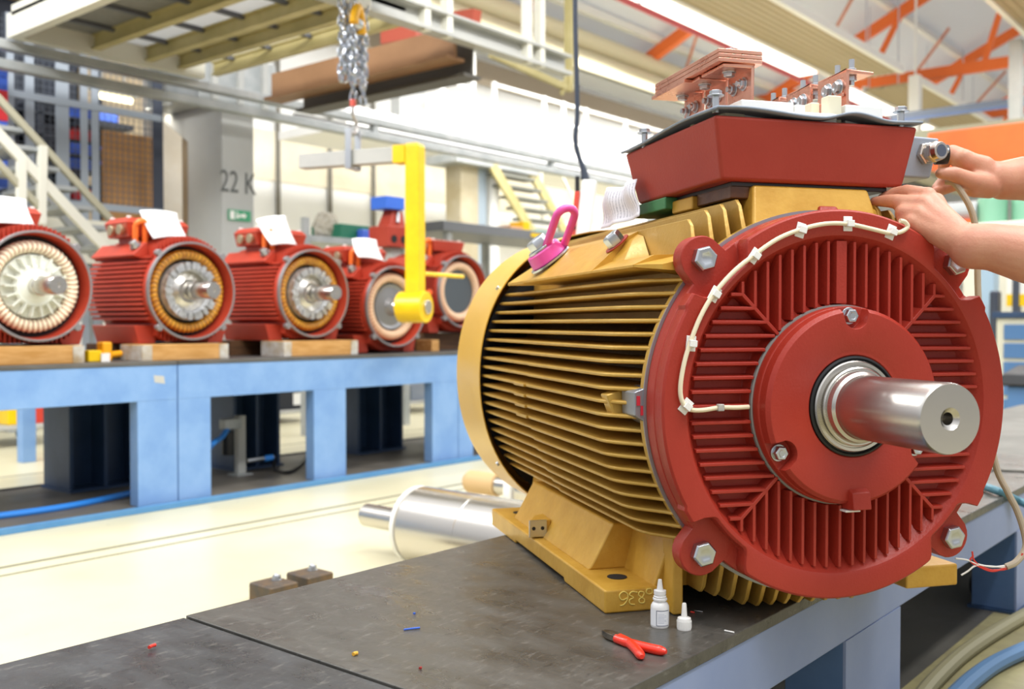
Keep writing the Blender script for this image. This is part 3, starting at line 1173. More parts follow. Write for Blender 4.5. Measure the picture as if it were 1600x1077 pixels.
cp_ = thing('bottle_cap', 'white ribbed pointed cap standing beside the small glue bottle', 'bottle cap', (p.x, p.y, BZ))
q = MB()
prof = []
kk = .0118
q.lathe([(0, 0), (kk, 0), (kk, .0015), (kk, .015), (kk * .92, .019), (kk * .42, .021), (kk * .38, .03), (kk * .3, .042), (kk * .25, .0435), (0, .0435)], n=48, axis='z')
cpb = q.build('body', WHITEP, cp_, sharp=40)
for i in range(28):
    a = 2 * PI * i / 28
    MB().box(kk * .98, kk * 1.05, -.0006, .0006, .002, .0145, M=Matrix.Rotation(a, 4, 'Z')).build('rib', WHITEP, cpb)

# pliers
PH = atZ(935, 990, BZ)
P0 = atZ(962, 1003, BZ)
PA = atZ(1003, 1034, BZ)
PB = atZ(1041, 1026, BZ)
pj = atZ(955, 997, BZ)
pl = thing('side_cutter_pliers', 'side cutter pliers with red dipped handles lying on the dark bench plate', 'pliers', (P0.x, P0.y, BZ))


def rel(v, z):
    return Vector((v.x - P0.x, v.y - P0.y, z))


RH = mat('red_dip', '#e8331d', .32, coat=.3)
PS = mat('tool_steel', '#8d8579', .4, .9, col2='#5a564f', nscale=30)
mid = (PA + PB) / 2
dr = (PH - mid)
dr.z = 0
dr.normalize()
sd = Vector((-dr.y, dr.x, 0))
pts = []
prof = [(-.012, .004), (0.0, .0085), (.010, .0095), (.020, .008), (.034, .003)]
out = [(a, b) for a, b in prof] + [(a, -b) for a, b in prof[::-1]]
q = MB()
base = [rel(P0, 0) + dr * a + sd * b for a, b in out]
q.poly([b + Vector((0, 0, .003)) for b in base] + [b + Vector((0, 0, .0125 - .0025 * (i in (4, 5)))) for i, b in enumerate(base)],
       [tuple(range(10))[::-1], tuple(range(10, 20))] + [(i, (i + 1) % 10, 10 + (i + 1) % 10, 10 + i) for i in range(10)])
q.cyl(rel(P0, .0125), rel(P0, .0135), .005, n=20)
jw = q.build('jaws', PS, pl, bevel=.0012)
for tgt, s in ((PA, 1), (PB, -1)):
    a = rel(P0, .0075) - dr * .006 + sd * s * -.004
    e = rel(tgt, .0070)
    out_d = sd * (-s)
    bow = (e - a).cross(ZV).normalized()
    if bow.dot(out_d) < 0:
        bow = -bow
    path = smooth_path([a, a.lerp(e, .28) + bow * .0045, a.lerp(e, .62) + bow * .004, e], 8)
    n = len(path)
    rs = [lerp(.0068, .0076, min(1, i / 8)) if i < n - 3 else (.0074, .0062, .0035)[i - n + 3] for i in range(n)]
    MB().tube(path, rs, 14).build('handle', RH, pl)

# crumbs and wire offcuts on the plate
def scrap(name, label, cat, a, b, r, m, z=None):
    A, B = atZ(*a, BZ), atZ(*b, BZ)
    z = BZ + r + .0003
    o = MB().tube([(A.x, A.y, z), ((A.x + B.x) / 2, (A.y + B.y) / 2 + r * .5, z), (B.x, B.y, z)], r, 8).build(name, m)
    return tag(o, label, cat)


bluew = mat('blue_wire', '#2f62c8', .4)
scrap('wire_offcut', 'short straight blue wire offcut on the dark plate left of the pliers', 'wire', (631, 986), (656, 983), .0016, bluew)
scrap('wire_offcut', 'tiny red insulation bit on the left bench plate', 'wire', (233, 1015), (243, 1011), .0028, mat('red_wire', '#d8392c', .5))
scrap('crumb', 'small yellow crumb on the dark plate below the blue wire offcut', 'crumb', (552, 1026), (559, 1024), .003, mat('yellow_crumb', '#e0a93a', .6))
scrap('crumb', 'small red crumb between the bottle cap and the plate edge', 'wire', (1079, 958), (1085, 959), .0015, mat('red_wire', '#d8392c', .5))
scrap('wire_offcut', 'white insulation sliver near the front edge of the dark plate', 'wire', (1132, 987), (1147, 990), .0013, WHITEP)
scrap('crumb', 'tiny blue crumb on the dark plate right above the blue wire offcut', 'crumb', (646, 961), (649, 961), .002, bluew)
scrap('wire_offcut', 'thin grey wire strand behind the red crumb by the bottle cap', 'wire', (1085, 955), (1098, 957), .0007, ZINC)
scrap('crumb', 'tiny dark red crumb at the bottom of the dark plate', 'crumb', (656, 1047), (659, 1046), .002, mat('dark_red', '#9c2626', .5))
# ------------------------------------------------------------------ row of blue test benches
LY = 4.43          # front plane of the benches
LZ = 0.722
PLAT = struct(MB().box(-1.0, 11.0, 4.40, 5.42, 0.0, 0.022).build('trim_2', mat('dark_base_plate', '#5a554e', 0.5, col2='#6e685f', nscale=3, rvar=.15)))
rail = MB().box(-1.0, 11.0, 4.375, 4.40, 0.0, 0.03).build('trim_3', mat('blue_edge_angle', '#4d86b8', .45, col2='#5a8fbb', nscale=8), bevel=.003)
struct(rail)
struct(MB().box(-1.0, 11.0, 5.42, 5.445, 0.0, 0.03).build('trim_4', mat('dark_edge', '#3a3f46', .5)))
BTOP = mat('bench_top_worn', '#6c6a66', .45, .3, col2='#5b5955', nscale=6)


def test_bench(x0, x1, legs, label):
    t = thing('test_bench', label, 'bench', ((x0 + x1) / 2, LY, 0), group='blue test benches in a row')
    cx = (x0 + x1) / 2

    def B(mb, n, m, **k):
        return mb.build(n, m, t, loc=(-cx, -LY, 0), **k)
    B(MB().box(x0, x1, LY - .004, 5.42, LZ - .02, LZ), 'top_plate', BTOP, bevel=.003)
    B(MB().box(x0, x1, LY, LY + .03, .530, LZ - .02), 'front_beam', BLUEB, bevel=.003)
    B(MB().box(x0, x1, 5.385, 5.41, .530, LZ - .02), 'rear_beam', NAVY, bevel=.003)
    for a, b in legs:
        B(MB().box(a, b, LY + .001, LY + .075, .022, .532), 'leg', BLUEB, bevel=.003)
    # worn paint chips
    return t


test_bench(.69, 2.727, [(.70, .9), (1.5, 1.73), (2.515, 2.727)], 'blue steel bench at the left edge, under the motor with the white fan')
tb = test_bench(2.733, 4.772, [(2.733, 2.918), (3.582, 3.817), (4.532, 4.772)], 'middle blue steel bench, under the motors with amber windings')
test_bench(4.778, 6.8, [(4.778, 4.92), (5.6, 5.83), (6.58, 6.8)], 'far blue steel bench running on behind the yellow fan cover')
for a, b, lab in ((2.5, 2.9, 'dark navy steel pedestal under the joint of the left and middle benches'), (3.5, 3.84, 'dark navy steel pedestal behind the air unit post'), (4.48, 4.9, 'dark navy steel pedestal under the bench near the fan cover'), (5.5, 5.9, 'dark navy steel pedestal under the far bench')):
    c = (a + b) / 2
    hw_ = (b - a) / 2
    t = thing('steel_pedestal', lab, 'pedestal', (c, 5.22, .022), group='navy pedestals under the blue benches')
    MB().box(-hw_ - .01, hw_ + .01, -.16, .16, 0, .014).build('base_plate', NAVY, t)
    for x in (-hw_, -.01, hw_ - .02):
        MB().box(x, x + .02, -.14, .15, .014, .678).build('flange', NAVY, t, bevel=.002)
    MB().box(-hw_ + .02, hw_ - .02, 0, .02, .014, .678).build('web', NAVY, t)
# bare chip in the paint
chp = MB().prism([(2.60, .655), (2.655, .648), (2.66, .61), (2.605, .62)], 'y', LY - .0008, LY)
chip = chp.build('paint_chip', mat('filler_patch', '#b9b8b0', .7), bpy.data.objects['test_bench'], loc=(-1.7085, -LY, 0))

# ------------------------------------------------------------------ red motors with open ends
REDM = mat('red_motor_paint', '#a93a28', .38, col2='#b4432f', nscale=5, spec=.4)
RIM = mat('machined_rim', '#a09c9d', .38, .7)
LAM = mat('shaded_laminations', '#232326', .6, .2)
W1 = mat('cream_winding', '#ecdfc4', .5)
W1B = mat('winding_gap_red', '#a8623c', .6)
W2 = mat('amber_winding', '#d9a02e', .35, col2='#b5721c', nscale=24)
W2B = mat('winding_gap_brown', '#74400f', .5)
W3 = mat('pale_copper_winding', '#e0bf9f', .5)
W3B = mat('winding_gap_tan', '#b98a66', .5)
ROTW = mat('white_rotor_fan', '#dfe1d6', .4)
ROTS = mat('cast_aluminium', '#d4d5d6', .35, .7, col2='#b7b8ba', nscale=40)


def motor_parts(t, hs, wind, rotor, box):
    R0 = .25

    def B(mb, n, m, par=None, **k):
        if par is None:
            return mb.build(n, m, t, loc=(0, 0, hs), **k)
        return mb.build(n, m, par, **k)
    L = .56
    h = MB()
    h.lathe([(.2405, .0), (.248, .0), (.248, .05), (.238, .06), (.238, L), (.05, L), (.05, .30), (.225, .30), (.232, .06)], n=72, closed=True)
    for i in range(14):
        z = .166 - i * .0235
        tip = math.sqrt(.279 ** 2 - z * z)
        ro = math.sqrt(.2365 ** 2 - z * z)
        for s in (-1, 1):
            h.hexa([(s * ro, .05, z - .008), (s * (tip - .02), .05, z - .0065), (s * tip, L, z - .0065), (s * ro, L, z - .008)],
                   [(s * ro, .05, z + .008), (s * (tip - .02), .05, z + .0065), (s * tip, L, z + .0065), (s * ro, L, z + .008)])
    for k in range(17):
        x = -.168 + k * .021
        zt = math.sqrt(.282 ** 2 - x * x)
        for s in (-1, 1):
            h.box(x - .003, x + .003, .05, L, s * math.sqrt(.2365 ** 2 - x * x), s * (zt if s > 0 else min(zt, hs - .01)))
    B(h, 'housing', REDM)
    for s in (-1, 1):
        B(MB().prism([(s * a, b) for a, b in ((.17, .15), (.245, .172), (.25, .18), (.185, .245), (.17, .24))], 'y', .13, L), 'shoulder_pad', REDM, bevel=.004)
    B(MB().lathe([(.2405, -.003), (.2505, -.003), (.2505, .018), (.2405, .018)], n=96, closed=True), 'end_rim', RIM, bevel=.001)
    lug_ = MB()
    for k in range(4):
        a = PI / 4 + k * PI / 2
        c = Vector((.258 * math.cos(a), 0, .262 * math.sin(a)))
        B(MB().cyl(c + Vector((0, .0, 0)), c + Vector((0, .03, 0)), .017, n=20), 'lug', RIM, bevel=.002)
    for s in (-1, 1):
        B(MB().prism([(s * .12, -.175), (s * .268, -.175), (s * .240, -hs), (s * .15, -hs), (s * .15, -.22)], 'y', .10, .52), 'foot', REDM, bevel=.004)
    # stator winding
    wm = {'cream': (W1, W1B), 'amber': (W2, W2B), 'pale': (W3, W3B)}[wind]
    q = MB()
    n, m = 208, 12
    rings = []
    for i in range(n):
        a = 2 * PI * i / n
        rr = (.029 if wind != 'amber' else .0245) * (1.04 if i % 4 in (1, 2) else .93)
        ring = []
        for j in range(m):
            b = 2 * PI * j / m
            tw = a + .05 * math.sin(b)
            d = (.180 if wind != 'amber' else .189) + rr * math.cos(b)
            ring.append(q.bm.verts.new((d * math.cos(tw), .062 + rr * 1.25 * math.sin(b), d * math.sin(tw))))
        rings.append(ring)
    for i in range(n):
        A, Bq = rings[i], rings[(i + 1) % n]
        for j in range(m):
            f = q.bm.faces.new((A[j], A[(j + 1) % m], Bq[(j + 1) % m], Bq[j]))
            if i % 4 == 3:
                f.material_index = 1
    B(q, 'stator_winding', wm, sharp=60)
    B(MB().lathe([(.155, .085), (.231, .085), (.231, .14), (.155, .14)], n=64, closed=True), 'stator_shade_core', LAM)  # near-black core set behind the coil to give the shadowed gap inside the rim
    if rotor in ('fan', 'ring'):
        if rotor == 'fan':
            q = MB().lathe([(0, .01), (.05, .01), (.07, .02), (.095, .03), (.098, .05), (.145, .055), (.147, .10), (0, .10)], n=72)
            for k in range(18):
                q.box(.092, .142, .012, .055, -.0035, .0035, M=Matrix.Rotation(-2 * PI * k / 18, 4, 'Y'))
            q.lathe([(.078, .022), (.088, .022), (.088, .036), (.078, .036)], n=60, closed=True)
            B(q, 'rotor', ROTW, sharp=40)
        else:
            q = MB().lathe([(.103, .03), (.14, .022), (.149, .035), (.149, .10), (.103, .10)], n=72, closed=True)
            for k in range(26):
                q.box(.110, .148, .004, .03, -.0105, .0105, M=Matrix.Rotation(-2 * PI * (k + .2 * (k % 3)) / 26, 4, 'Y'))
            B(q, 'rotor_ring', ROTS, sharp=40)
            B(MB().lathe([(0, .01), (.05, .01), (.06, .03), (.102, .05), (.104, .10), (0, .10)], n=64), 'rotor', TURNED)
        q = MB().lathe([(0, .08), (.044, .08), (.044, -.03), (.041, -.034), (.041, -.185), (.038, -.19), (.010, -.19), (.008, -.184), (0, -.184)], n=48)
        B(q, 'shaft', TURNED)
    elif rotor == 'bare':
        q = MB().lathe([(0, .02), (.04, .02), (.06, .05), (.12, .06), (.14, .05), (.145, .1), (0, .1)], n=64)
        B(q, 'rotor', mat('dark_cast', '#8b8b8c', .45, .7))
    else:
        B(MB().lathe([(.148, .06), (.15, .06), (.15, .5), (0, .5), (0, .49), (.148, .49)], n=64), 'stator_bore', mat('bore_grey', '#5f666c', .4, .6))
    # terminal box
    x0, x1, y0, y1, z0, z1 = box
    q = MB()
    q.hexa([(x0 + .02, y0 + .01, z0), (x1 - .02, y0 + .01, z0), (x1 - .02, y1, z0), (x0 + .02, y1, z0)], [(x0, y0, z0 + .07), (x1, y0, z0 + .07), (x1, y1, z0 + .07), (x0, y1, z0 + .07)])
    q.hexa([(x0 - .004, y0 - .004, z0 + .07), (x1 + .004, y0 - .004, z0 + .07), (x1 + .004, y1 + .004, z0 + .07), (x0 - .004, y1 + .004, z0 + .07)],
           [(x0 + .02, y0 + .02, z1), (x1 - .02, y0 + .02, z1), (x1 - .02, y1 - .02, z1), (x0 + .02, y1 - .02, z1)])
    q.box(x0 + .06, x1 - .04, y0 + .05, y1 - .03, .2, z0 + .002)
    tb_ = B(q, 'terminal_box', REDM, bevel=.004)
    for k in (.27, .68):
        yy = lerp(y0, y1, k)
        MB().cyl((x0 + .012, yy, z0 + .037), (x0 - .012, yy, z0 + .037), .027, n=24).build('gland_plug', mat('brass_plug', '#b9a98a', .35, .8), tb_, bevel=.003)
    for a, b in ((x0 + .03, y0 + .03), (x1 - .03, y0 + .03), (x0 + .03, y1 - .03)):
        MB().cyl((a, b, z1 - .01), (a, b, z1 + .008), .011, n=12).build('screw', WHITEP, tb_)
    # orange lifting eye on the left shoulder
    e = bpy.data.objects.new('lifting_eye', None)
    COL.objects.link(e)
    e.parent = t
    e.location = (0, 0, hs)
    b0 = Vector((-.212, .17, .222))
    nn = Vector((-.65, 0, .76))
    MB().cyl(b0, b0 + nn * .012, .03, n=24).build('washer', ZINC, e)
    MB().cyl(b0 + nn * .012, b0 + nn * .035, .02, n=20).build('bolt', ZINC, e, bevel=.003)
    c = b0 + Vector((.03, .0, .02))
    pts = [c + Vector((.026 * math.cos(a), -.02 * math.sin(a) + .012, .026 * math.sin(a) + (.085 if math.sin(a) > 0 else -.005))) for a in [2 * PI * k / 20 for k in range(20)]]
    MB().tube(pts, .0145, 8, closed=True).build('ring', mat('orange_eye', '#fb7a30', .4), e)


BOXA = (-.235, .12, .22, .44, .275, .375)
specs = [
    ('red ribbed motor at the left edge with white rotor fan and cream winding', (2.08, 4.5, 1.074), .268, 'cream', 'fan', BOXA, 0),
    ('red ribbed motor with amber winding, second from the left, below the brown panel', (2.862, 4.5, 1.072), .268, 'amber', 'ring', BOXA, 0),
    ('red ribbed motor with amber winding, third from the left, below the green exit sign', (3.647, 4.5, 1.078), .268, 'amber', 'ring', BOXA, 0),
    ('red ribbed motor with pale winding, low on the bench behind the yellow lifting post', (4.29, 4.5, 1.012), .285, 'pale', 'bare', BOXA, 0),
    ('red ribbed motor with an empty dark bore, half hidden by the yellow fan cover', (5.08, 4.66, 1.128), .285, 'pale', 'bore', (-.16, .16, .14, .42, .28, .36), 0),
]
rm = []
for lab, c, hs, wd, ro, bx, rz in specs:
    t = thing('stripped_motor', lab, 'motor', (c[0], c[1], c[2] - hs), math.radians(rz), 'red motors on the blue benches')
    motor_parts(t, hs, wd, ro, bx)
    rm.append(t)

# wooden blocks under them
def block(label, x0, x1, y0, y1, z1, m=WOOD):
    o = MB().box(x0, x1, y0, y1, LZ, z1).build('wooden_block', m, bevel=.004)
    if m is WOOD and x1 - x0 > .3:
        for a in (x0 - .003, x1 - .05):
            MB().box(a, a + .053, y0 - .003, y1 + .003, LZ + .002, z1 - .003).build('painted_end', mat('worn_grey_white', '#c3c2bd', .7, col2='#a08a68', nscale=9), o)
    return tag(o, label, 'wood block', 'wooden blocks under the red motors')


zt = 1.074 - .268
block('pale wooden block under the front of the motor with the white fan', 1.72, 2.27, 4.47, 4.67, zt - .001)
block('pale scuffed wooden block under the motor second from the left', 2.56, 3.04, 4.46, 4.66, 1.072 - .269)
block('pale wooden block with a light end under the third motor from the left', 3.40, 3.93, 4.46, 4.66, 1.078 - .269)
for i, (xa, n) in enumerate(((2.08, 'motor with the white fan'), (2.862, 'motor second from the left'), (3.647, 'third motor from the left'))):
    block('dark wooden block at the rear foot of the ' + n, xa - .32, xa + .32, 4.86, 4.98, (zt - .001, 1.072 - .269, 1.078 - .269)[i], DARKWOOD)
block('dark wooden block under the rear of the motor with the low pale winding', 4.02, 4.56, 4.84, 4.96, 1.012 - .286, DARKWOOD)
block('tall dark wooden block under the motor with the empty bore', 4.80, 5.36, 4.82, 4.98, 1.128 - .286, DARKWOOD)
block('wooden block set upright at the front of the motor with the empty bore', 4.70, 4.77, 4.6, 4.75, 1.128 - .33)

# white covering sheets leaning on the terminal boxes
def motor_sheet(c, pxs, label):
    Y0, Y1 = c
    P = [atY(*pxs[0], Y0), atY(*pxs[1], Y0), atY(*pxs[2], Y1), atY(*pxs[3], Y1)]

    def fn(u, v):
        p = P[0].lerp(P[1], u).lerp(P[3].lerp(P[2], u), v)
        return p + Vector((0, .012 * math.sin(v * PI), .008 * math.sin(u * PI)))
    o = sheet('paper_sheet', PAPER, fn, 8, 8)
    return tag(o, label, 'paper', 'white sheets on the red motors')


motor_sheet((4.62, 4.70), ((-40, 350), (54, 352), (40, 312), (-44, 306)), 'white sheet leaning on the motor at the left edge')
motor_sheet((4.60, 4.68), ((240, 373), (292, 371), (276, 333), (218, 329)), 'white sheet leaning on the terminal box of the second motor from the left')
motor_sheet((4.60, 4.68), ((424, 383), (464, 383), (446, 337), (400, 343)), 'white sheet with a corner tab on the third motor from the left')
motor_sheet((4.60, 4.68), ((560, 402), (600, 408), (588, 375), (550, 373)), 'white sheet curling on the motor behind the yellow lifting post')
o = MB().box(2.30, 2.37, 4.62, 4.72, LZ, LZ + .07).build('yellow_coupling', YELLOW, bevel=.006)
yc = atY(155, 528, 4.62)
bpy.data.objects.remove(o)
cpl = thing('yellow_connector', 'yellow and white plug connector on the blue bench between the two left motors', 'connector', (yc.x, 4.62, LZ))
MB().box(-.07, .0, -.03, .03, 0, .055).build('body', YELLOW, cpl, bevel=.006)
MB().box(.0, .05, -.035, .035, .0, .095).build('cap', mat('amber_plastic', '#f0a511', .4), cpl, bevel=.01)
MB().cyl((.04, 0, .03), (.12, .02, .035), .016, n=16).build('nozzle', mat('amber_plastic', '#f0a511', .4), cpl)
MB().box(-.012, .03, -.045, -.035, -.0, .04).build('tag_label', WHITEP, cpl)

# ------------------------------------------------------------------ yellow lifting fixture hanging from the chain
pin = atY(650, 480, 4.16)
D = Vector((math.cos(math.radians(108)), math.sin(math.radians(108)), 0))     # arm direction (away)
S = Vector((D.y, -D.x, 0))                                                    # to the right
ptop = on(648, 224, pin, D).z
fx = thing('lifting_fixture', 'yellow C-shaped lifting post with grey top arm, hanging from the chain before the red motors', 'lifting tool', (pin.x, pin.y, pin.z))


def fxl(s, d, z):
    return S * s + D * d + Vector((0, 0, z))


HT = ptop - pin.z
TW = .088
q = MB()
q.hexa([fxl(-.06, -.035, -.06), fxl(.06, -.035, -.06), fxl(.06, .045, -.06), fxl(-.06, .045, -.06)], [fxl(-.045, -.04, .16), fxl(.045, -.04, .16), fxl(.045, .05, .16), fxl(-.045, .05, .16)])
q.hexa([fxl(-.045, -.04, .16), fxl(.045, -.04, .16), fxl(.045, .05, .16), fxl(-.045, .05, .16)], [fxl(-.042, -.04, HT - .02), fxl(.045, -.04, HT - .02), fxl(.045, .05, HT - .02), fxl(-.042, .05, HT - .02)])
q.hexa([fxl(-.042, -.04, HT - .02), fxl(.045, -.04, HT - .02), fxl(.045, .05, HT - .02), fxl(-.042, .05, HT - .02)], [fxl(-.04, -.03, HT), fxl(.043, -.03, HT), fxl(.043, .05, HT), fxl(-.04, .05, HT)])
q.build('post', YELLOW, fx, bevel=.006)
q = MB().cyl(fxl(0, -.07, 0), fxl(0, .10, 0), .092, n=40)
q.build('boss', YELLOW, fx, bevel=.006)
MB().cyl(fxl(0, -.085, .0), fxl(0, .14, 0), .042, n=28).build('pin', TURNED, fx, bevel=.004)
zc = HT - .06
al = (on(470, 245, pin, S) - pin).dot(D)
MB().beam(fxl(.0, .05, zc), fxl(.0, .78, zc), .08, .088).build('arm', GREYP, fx, bevel=.005)
q = MB().beam(fxl(0, .05, zc), fxl(0, .13, zc), .094, .105)
q.build('arm_socket', YELLOW, fx, bevel=.004)
rd0 = fxl(.04, -.03, on(655, 428, pin, D).z - pin.z)
MB().tube([rd0, rd0 + S * .2 + D * -.03, rd0 + S * .42 + D * -.06], .013, 12).build('handle_rod', YELLOW, fx)
MB().beam(fxl(.1, .02, .03), fxl(.19, .0, .10), .03, .03).build('lever', ORANGE, fx, bevel=.006)
# shackle strap round the arm
ds = .42
q = MB()
for s in (-.055, .055):
    q.box(s - .006, s + .006, -.02, .02, -.07, .17)
q.cyl((-.06, 0, .155), (.06, 0, .155), .012, n=12)
q.cyl((-.06, 0, -.06), (.06, 0, -.06), .012, n=12)
sk = q.build('strap', ZINC, fx, loc=fxl(0, ds, zc), rot=(0, 0, math.atan2(S.y, S.x)), bevel=.002)
# hook and chain bundle
hk = pin + fxl(0, ds, zc + .16)
ch = thing('hoist_chain', 'bundle of bright steel hoist chain with yellow hook clamp, hanging above the grey lifting arm', 'chain', hk)
q = MB()
hp = [(0, 0, .16), (0, 0, .11), (.012, 0, .085), (.035, 0, .06), (.04, 0, .025), (.02, 0, -.006), (-.012, 0, -.008), (-.03, 0, .012), (-.034, 0, .03)]
q.tube(smooth_path([S * a + Vector((0, 0, c)) for a, b, c in hp], 5), [.011] * 21 + [.013] * 10 + [.009] * 10, 10)
q.build('hook', mat('forged_hook', '#b9b4b0', .35, .9), ch)
MB().cyl((0, 0, .15), (0, 0, .19), .018, n=16).build('hook_collar', mat('red_mark', '#d3574a', .4), ch)
lk = MB()
pts = []
for k in range(20):
    a = 2 * PI * k / 20
    pts.append((.0165 * math.cos(a), 0, .0165 * math.sin(a) + (.0155 if math.sin(a) > 0 else -.0155)))
lk.tube(pts, .0074, 6, closed=True)
l0 = lk.build('link', mat('chain_steel', '#c3c8d0', .25, 1.0), ch)
links = []
pit = .0475
hz = on(552, 0, hk, D)


def strand(pa, n, sway=0.0, ph=0):
    for i in range(n):
        p = Vector(pa) + Vector((0, 0, -i * pit)) + S * (sway * math.sin(i * .35 + ph))
        links.append((p, (i + ph) % 2))


zt_ = on(552, 0, hk, D).z - hk.z
sx = [(on(x, 100, hk, D) - hk).dot(S) for x in (540, 548, 556, 563, 570)]
strand(S * 0.0 + Vector((0, 0, .19 + 5.5 * pit)), 6, .004)
xs5 = sx[4]
zb = on(552, 145, hk, D).z - hk.z
N = int((zt_ - zb) / pit)
for x, dn, nn, ph, off in ((sx[0], 0, N - 1, 0, .0), (sx[1], -.02, N - 1, 1, -.02), (sx[2], -.03, N - 2, 0, .015), (sx[3], -.01, N - 1, 1, -.015), (sx[4], .0, N + 1, 0, .01), (sx[1] + .012, -.05, N - 3, 0, .035), (sx[2] + .01, .04, N - 4, 1, .04), (sx[0] + .02, 0, N - 2, 1, -.04), (sx[0] - .015, 0, N - 1, 1, .02), (sx[2] + .02, 0, N - 1, 1, -.05), (sx[4] + .012, 0, N - 2, 1, .05), (sx[3] + .012, 0, N - 3, 0, .05), (sx[1] - .005, 0, N - 5, 0, .06)):
    strand(S * x + D * off + Vector((0, 0, zt_ - .05 + dn * 0 - (.03 if nn < N - 2 else 0))), nn, .005, ph)
l0.location = links[0][0]
for i, (p, odd) in enumerate(links[1:96]):
    c = l0.copy()
    COL.objects.link(c)
    c.parent = ch
    c.location = p
    c.rotation_euler = (0, random.uniform(-.2, .2), (PI / 2 if odd else 0) + .5 + random.uniform(-.25, .25))
rest = links[96:]
if rest:
    q = MB()
    for p, odd in rest:
        M = Matrix.Translation(p) @ Matrix.Rotation((PI / 2 if odd else 0) + .6, 4, 'Z')
        q.tube([M @ Vector(v) for v in pts], .0074, 6, closed=True)
    r_ = q.build('link', MATS['chain_steel'], ch)
    r_['kind'] = 'stuff'
# yellow clamp at the top of the bundle, suspension block above
cz = on(548, 28, hk, D).z - hk.z
cxs = (on(543, 28, hk, D) - hk).dot(S)
q = MB()
q.tube(smooth_path([D * -.07 + v_ for v_ in (S * (cxs - .045) + Vector((0, 0, cz - .06)), S * (cxs - .03) + Vector((0, 0, cz + .0)), S * cxs + Vector((0, 0, cz + .04)), S * (cxs + .03) + Vector((0, 0, cz)), S * (cxs + .05) + Vector((0, 0, cz - .1)))], 6), .028, 10)
q.build('hook_clamp', mat('amber_yellow', '#f3b515', .4), ch)
MB().sphere(D * -.07 + S * cxs + Vector((0, 0, cz - .055)), .035).build('clamp_pin', ZINC, ch)
MB().box(-.08, .11, -.05, .05, cz + .07, cz + .42).build('hoist_block', WHITEP, ch, loc=S * (cxs + .06), bevel=.01)
# ------------------------------------------------------------------ hall behind
WALLM = mat('white_cladding', '#f4f4f3', .6, col2='#eeeeec', nscale=.6)
CREAMB = mat('cream_band', '#e4d9be', .6, col2='#f0ead8', nscale=.8)
JOINT = mat('dark_joint', '#77736a', .6)
STGREY = mat('galvanised', '#9da2a2', .45, .3, col2='#b0b3b2', nscale=5)
OLIVE = mat('beige_steel', '#b9ad79', .5, col2='#a89c66', nscale=3)
PALE = mat('pale_steel', '#d9d7c9', .5)
BROWN = mat('brown_steel', '#9c7552', .55, col2='#8d6847', nscale=2)
CONC = mat('concrete', '#b0b1af', .75, col2='#b4b5b2', nscale=3, bump=.2, bscale=20)
ROOFM = bpy.data.materials.new('translucent_roof')
ROOFM.use_nodes = True
_n, _l = ROOFM.node_tree.nodes, ROOFM.node_tree.links
_n.clear()
_o = _n.new('ShaderNodeOutputMaterial')
_d = _n.new('ShaderNodeBsdfDiffuse')
_d.inputs[0].default_value = (.82, .82, .82, 1)
_t = _n.new('ShaderNodeBsdfTranslucent')
_t.inputs[0].default_value = (.8, .82, .85, 1)
_m = _n.new('ShaderNodeMixShader')
_m.inputs[0].default_value = .4
_l.new(_d.outputs[0], _m.inputs[1])
_l.new(_t.outputs[0], _m.inputs[2])
_l.new(_m.outputs[0], _o.inputs[0])


WY = 13.0


def tagd(o, label, cat, group=None):
    return tag(o, label, cat, group)


w = struct(MB().box(0, 42, WY, WY + .2, 0, 9).build('wall_back', WALLM))
struct(MB().box(42, 42.2, -6, WY, 0, 9).build('wall_right', WALLM))
# cream band and joints on the back wall
za, zb = atY(480, 290, WY).z, atY(480, 215, WY).z
struct(MB().box(4, 20, WY - .03, WY, za, zb).build('trim_5', CREAMB))
for i, px_ in enumerate((432, 513, 581, 650)):
    x = atY(px_, 300, WY).x
    o = MB().box(x - .035, x + .035, WY - .06, WY - .03, 0, zb + 1.2).build('trim_%d' % (6 + i), JOINT)
    struct(o)
# floor guide grooves
for i, (a, t) in enumerate((((0, 888), .014), ((0, 901), .009))):
    y = atZ(*a, 0).y
    struct(MB().box(-2, 30, y - t, y + t, -.002, .0012).build('trim_%d' % (10 + i), mat('floor_groove', '#77735c', .6)))
y = atZ(40, 742, 0).y
struct(MB().box(-2, 30, y - .01, y + .01, -.002, .0012).build('trim_12', MATS['floor_groove']))

# --- concrete column with stencilled number and exit sign
CYF = 8.0
cx0, cx1 = atY(347, 300, CYF).x, atY(397, 300, CYF).x
cyb = on(293, 300, (cx0, 0, 0), Vector((1, 0, 0))).y
col = thing('concrete_column', 'grey concrete column stencilled 22 K behind the third motor', 'column', ((cx0 + cx1) / 2, CYF, 0))
ccx = (cx0 + cx1) / 2
zt = atY(372, 165, CYF).z
q = MB().box(cx0, cx1, CYF, cyb, 0, zt - .3)
q.prism([(CYF, zt - .3), (cyb, zt - .3), (cyb + .5, zt), (CYF, zt)], 'x', cx0, cx1)
q.build('shaft', CONC, col, loc=(-ccx, -CYF, 0), bevel=.01)
MB().box(cx0 - .25, cx1 + .25, CYF - .02, cyb + .3, zt, zt + .45).build('head', STGREY, col, loc=(-ccx, -CYF, 0), bevel=.01)
for k in range(3):
    a = lerp(cx0 - .1, cx1 + .1, k / 2)
    MB().box(a - .03, a + .03, CYF - .06, CYF - .02, zt, zt + .45).build('stiffener', GREYP, col, loc=(-ccx, -CYF, 0))


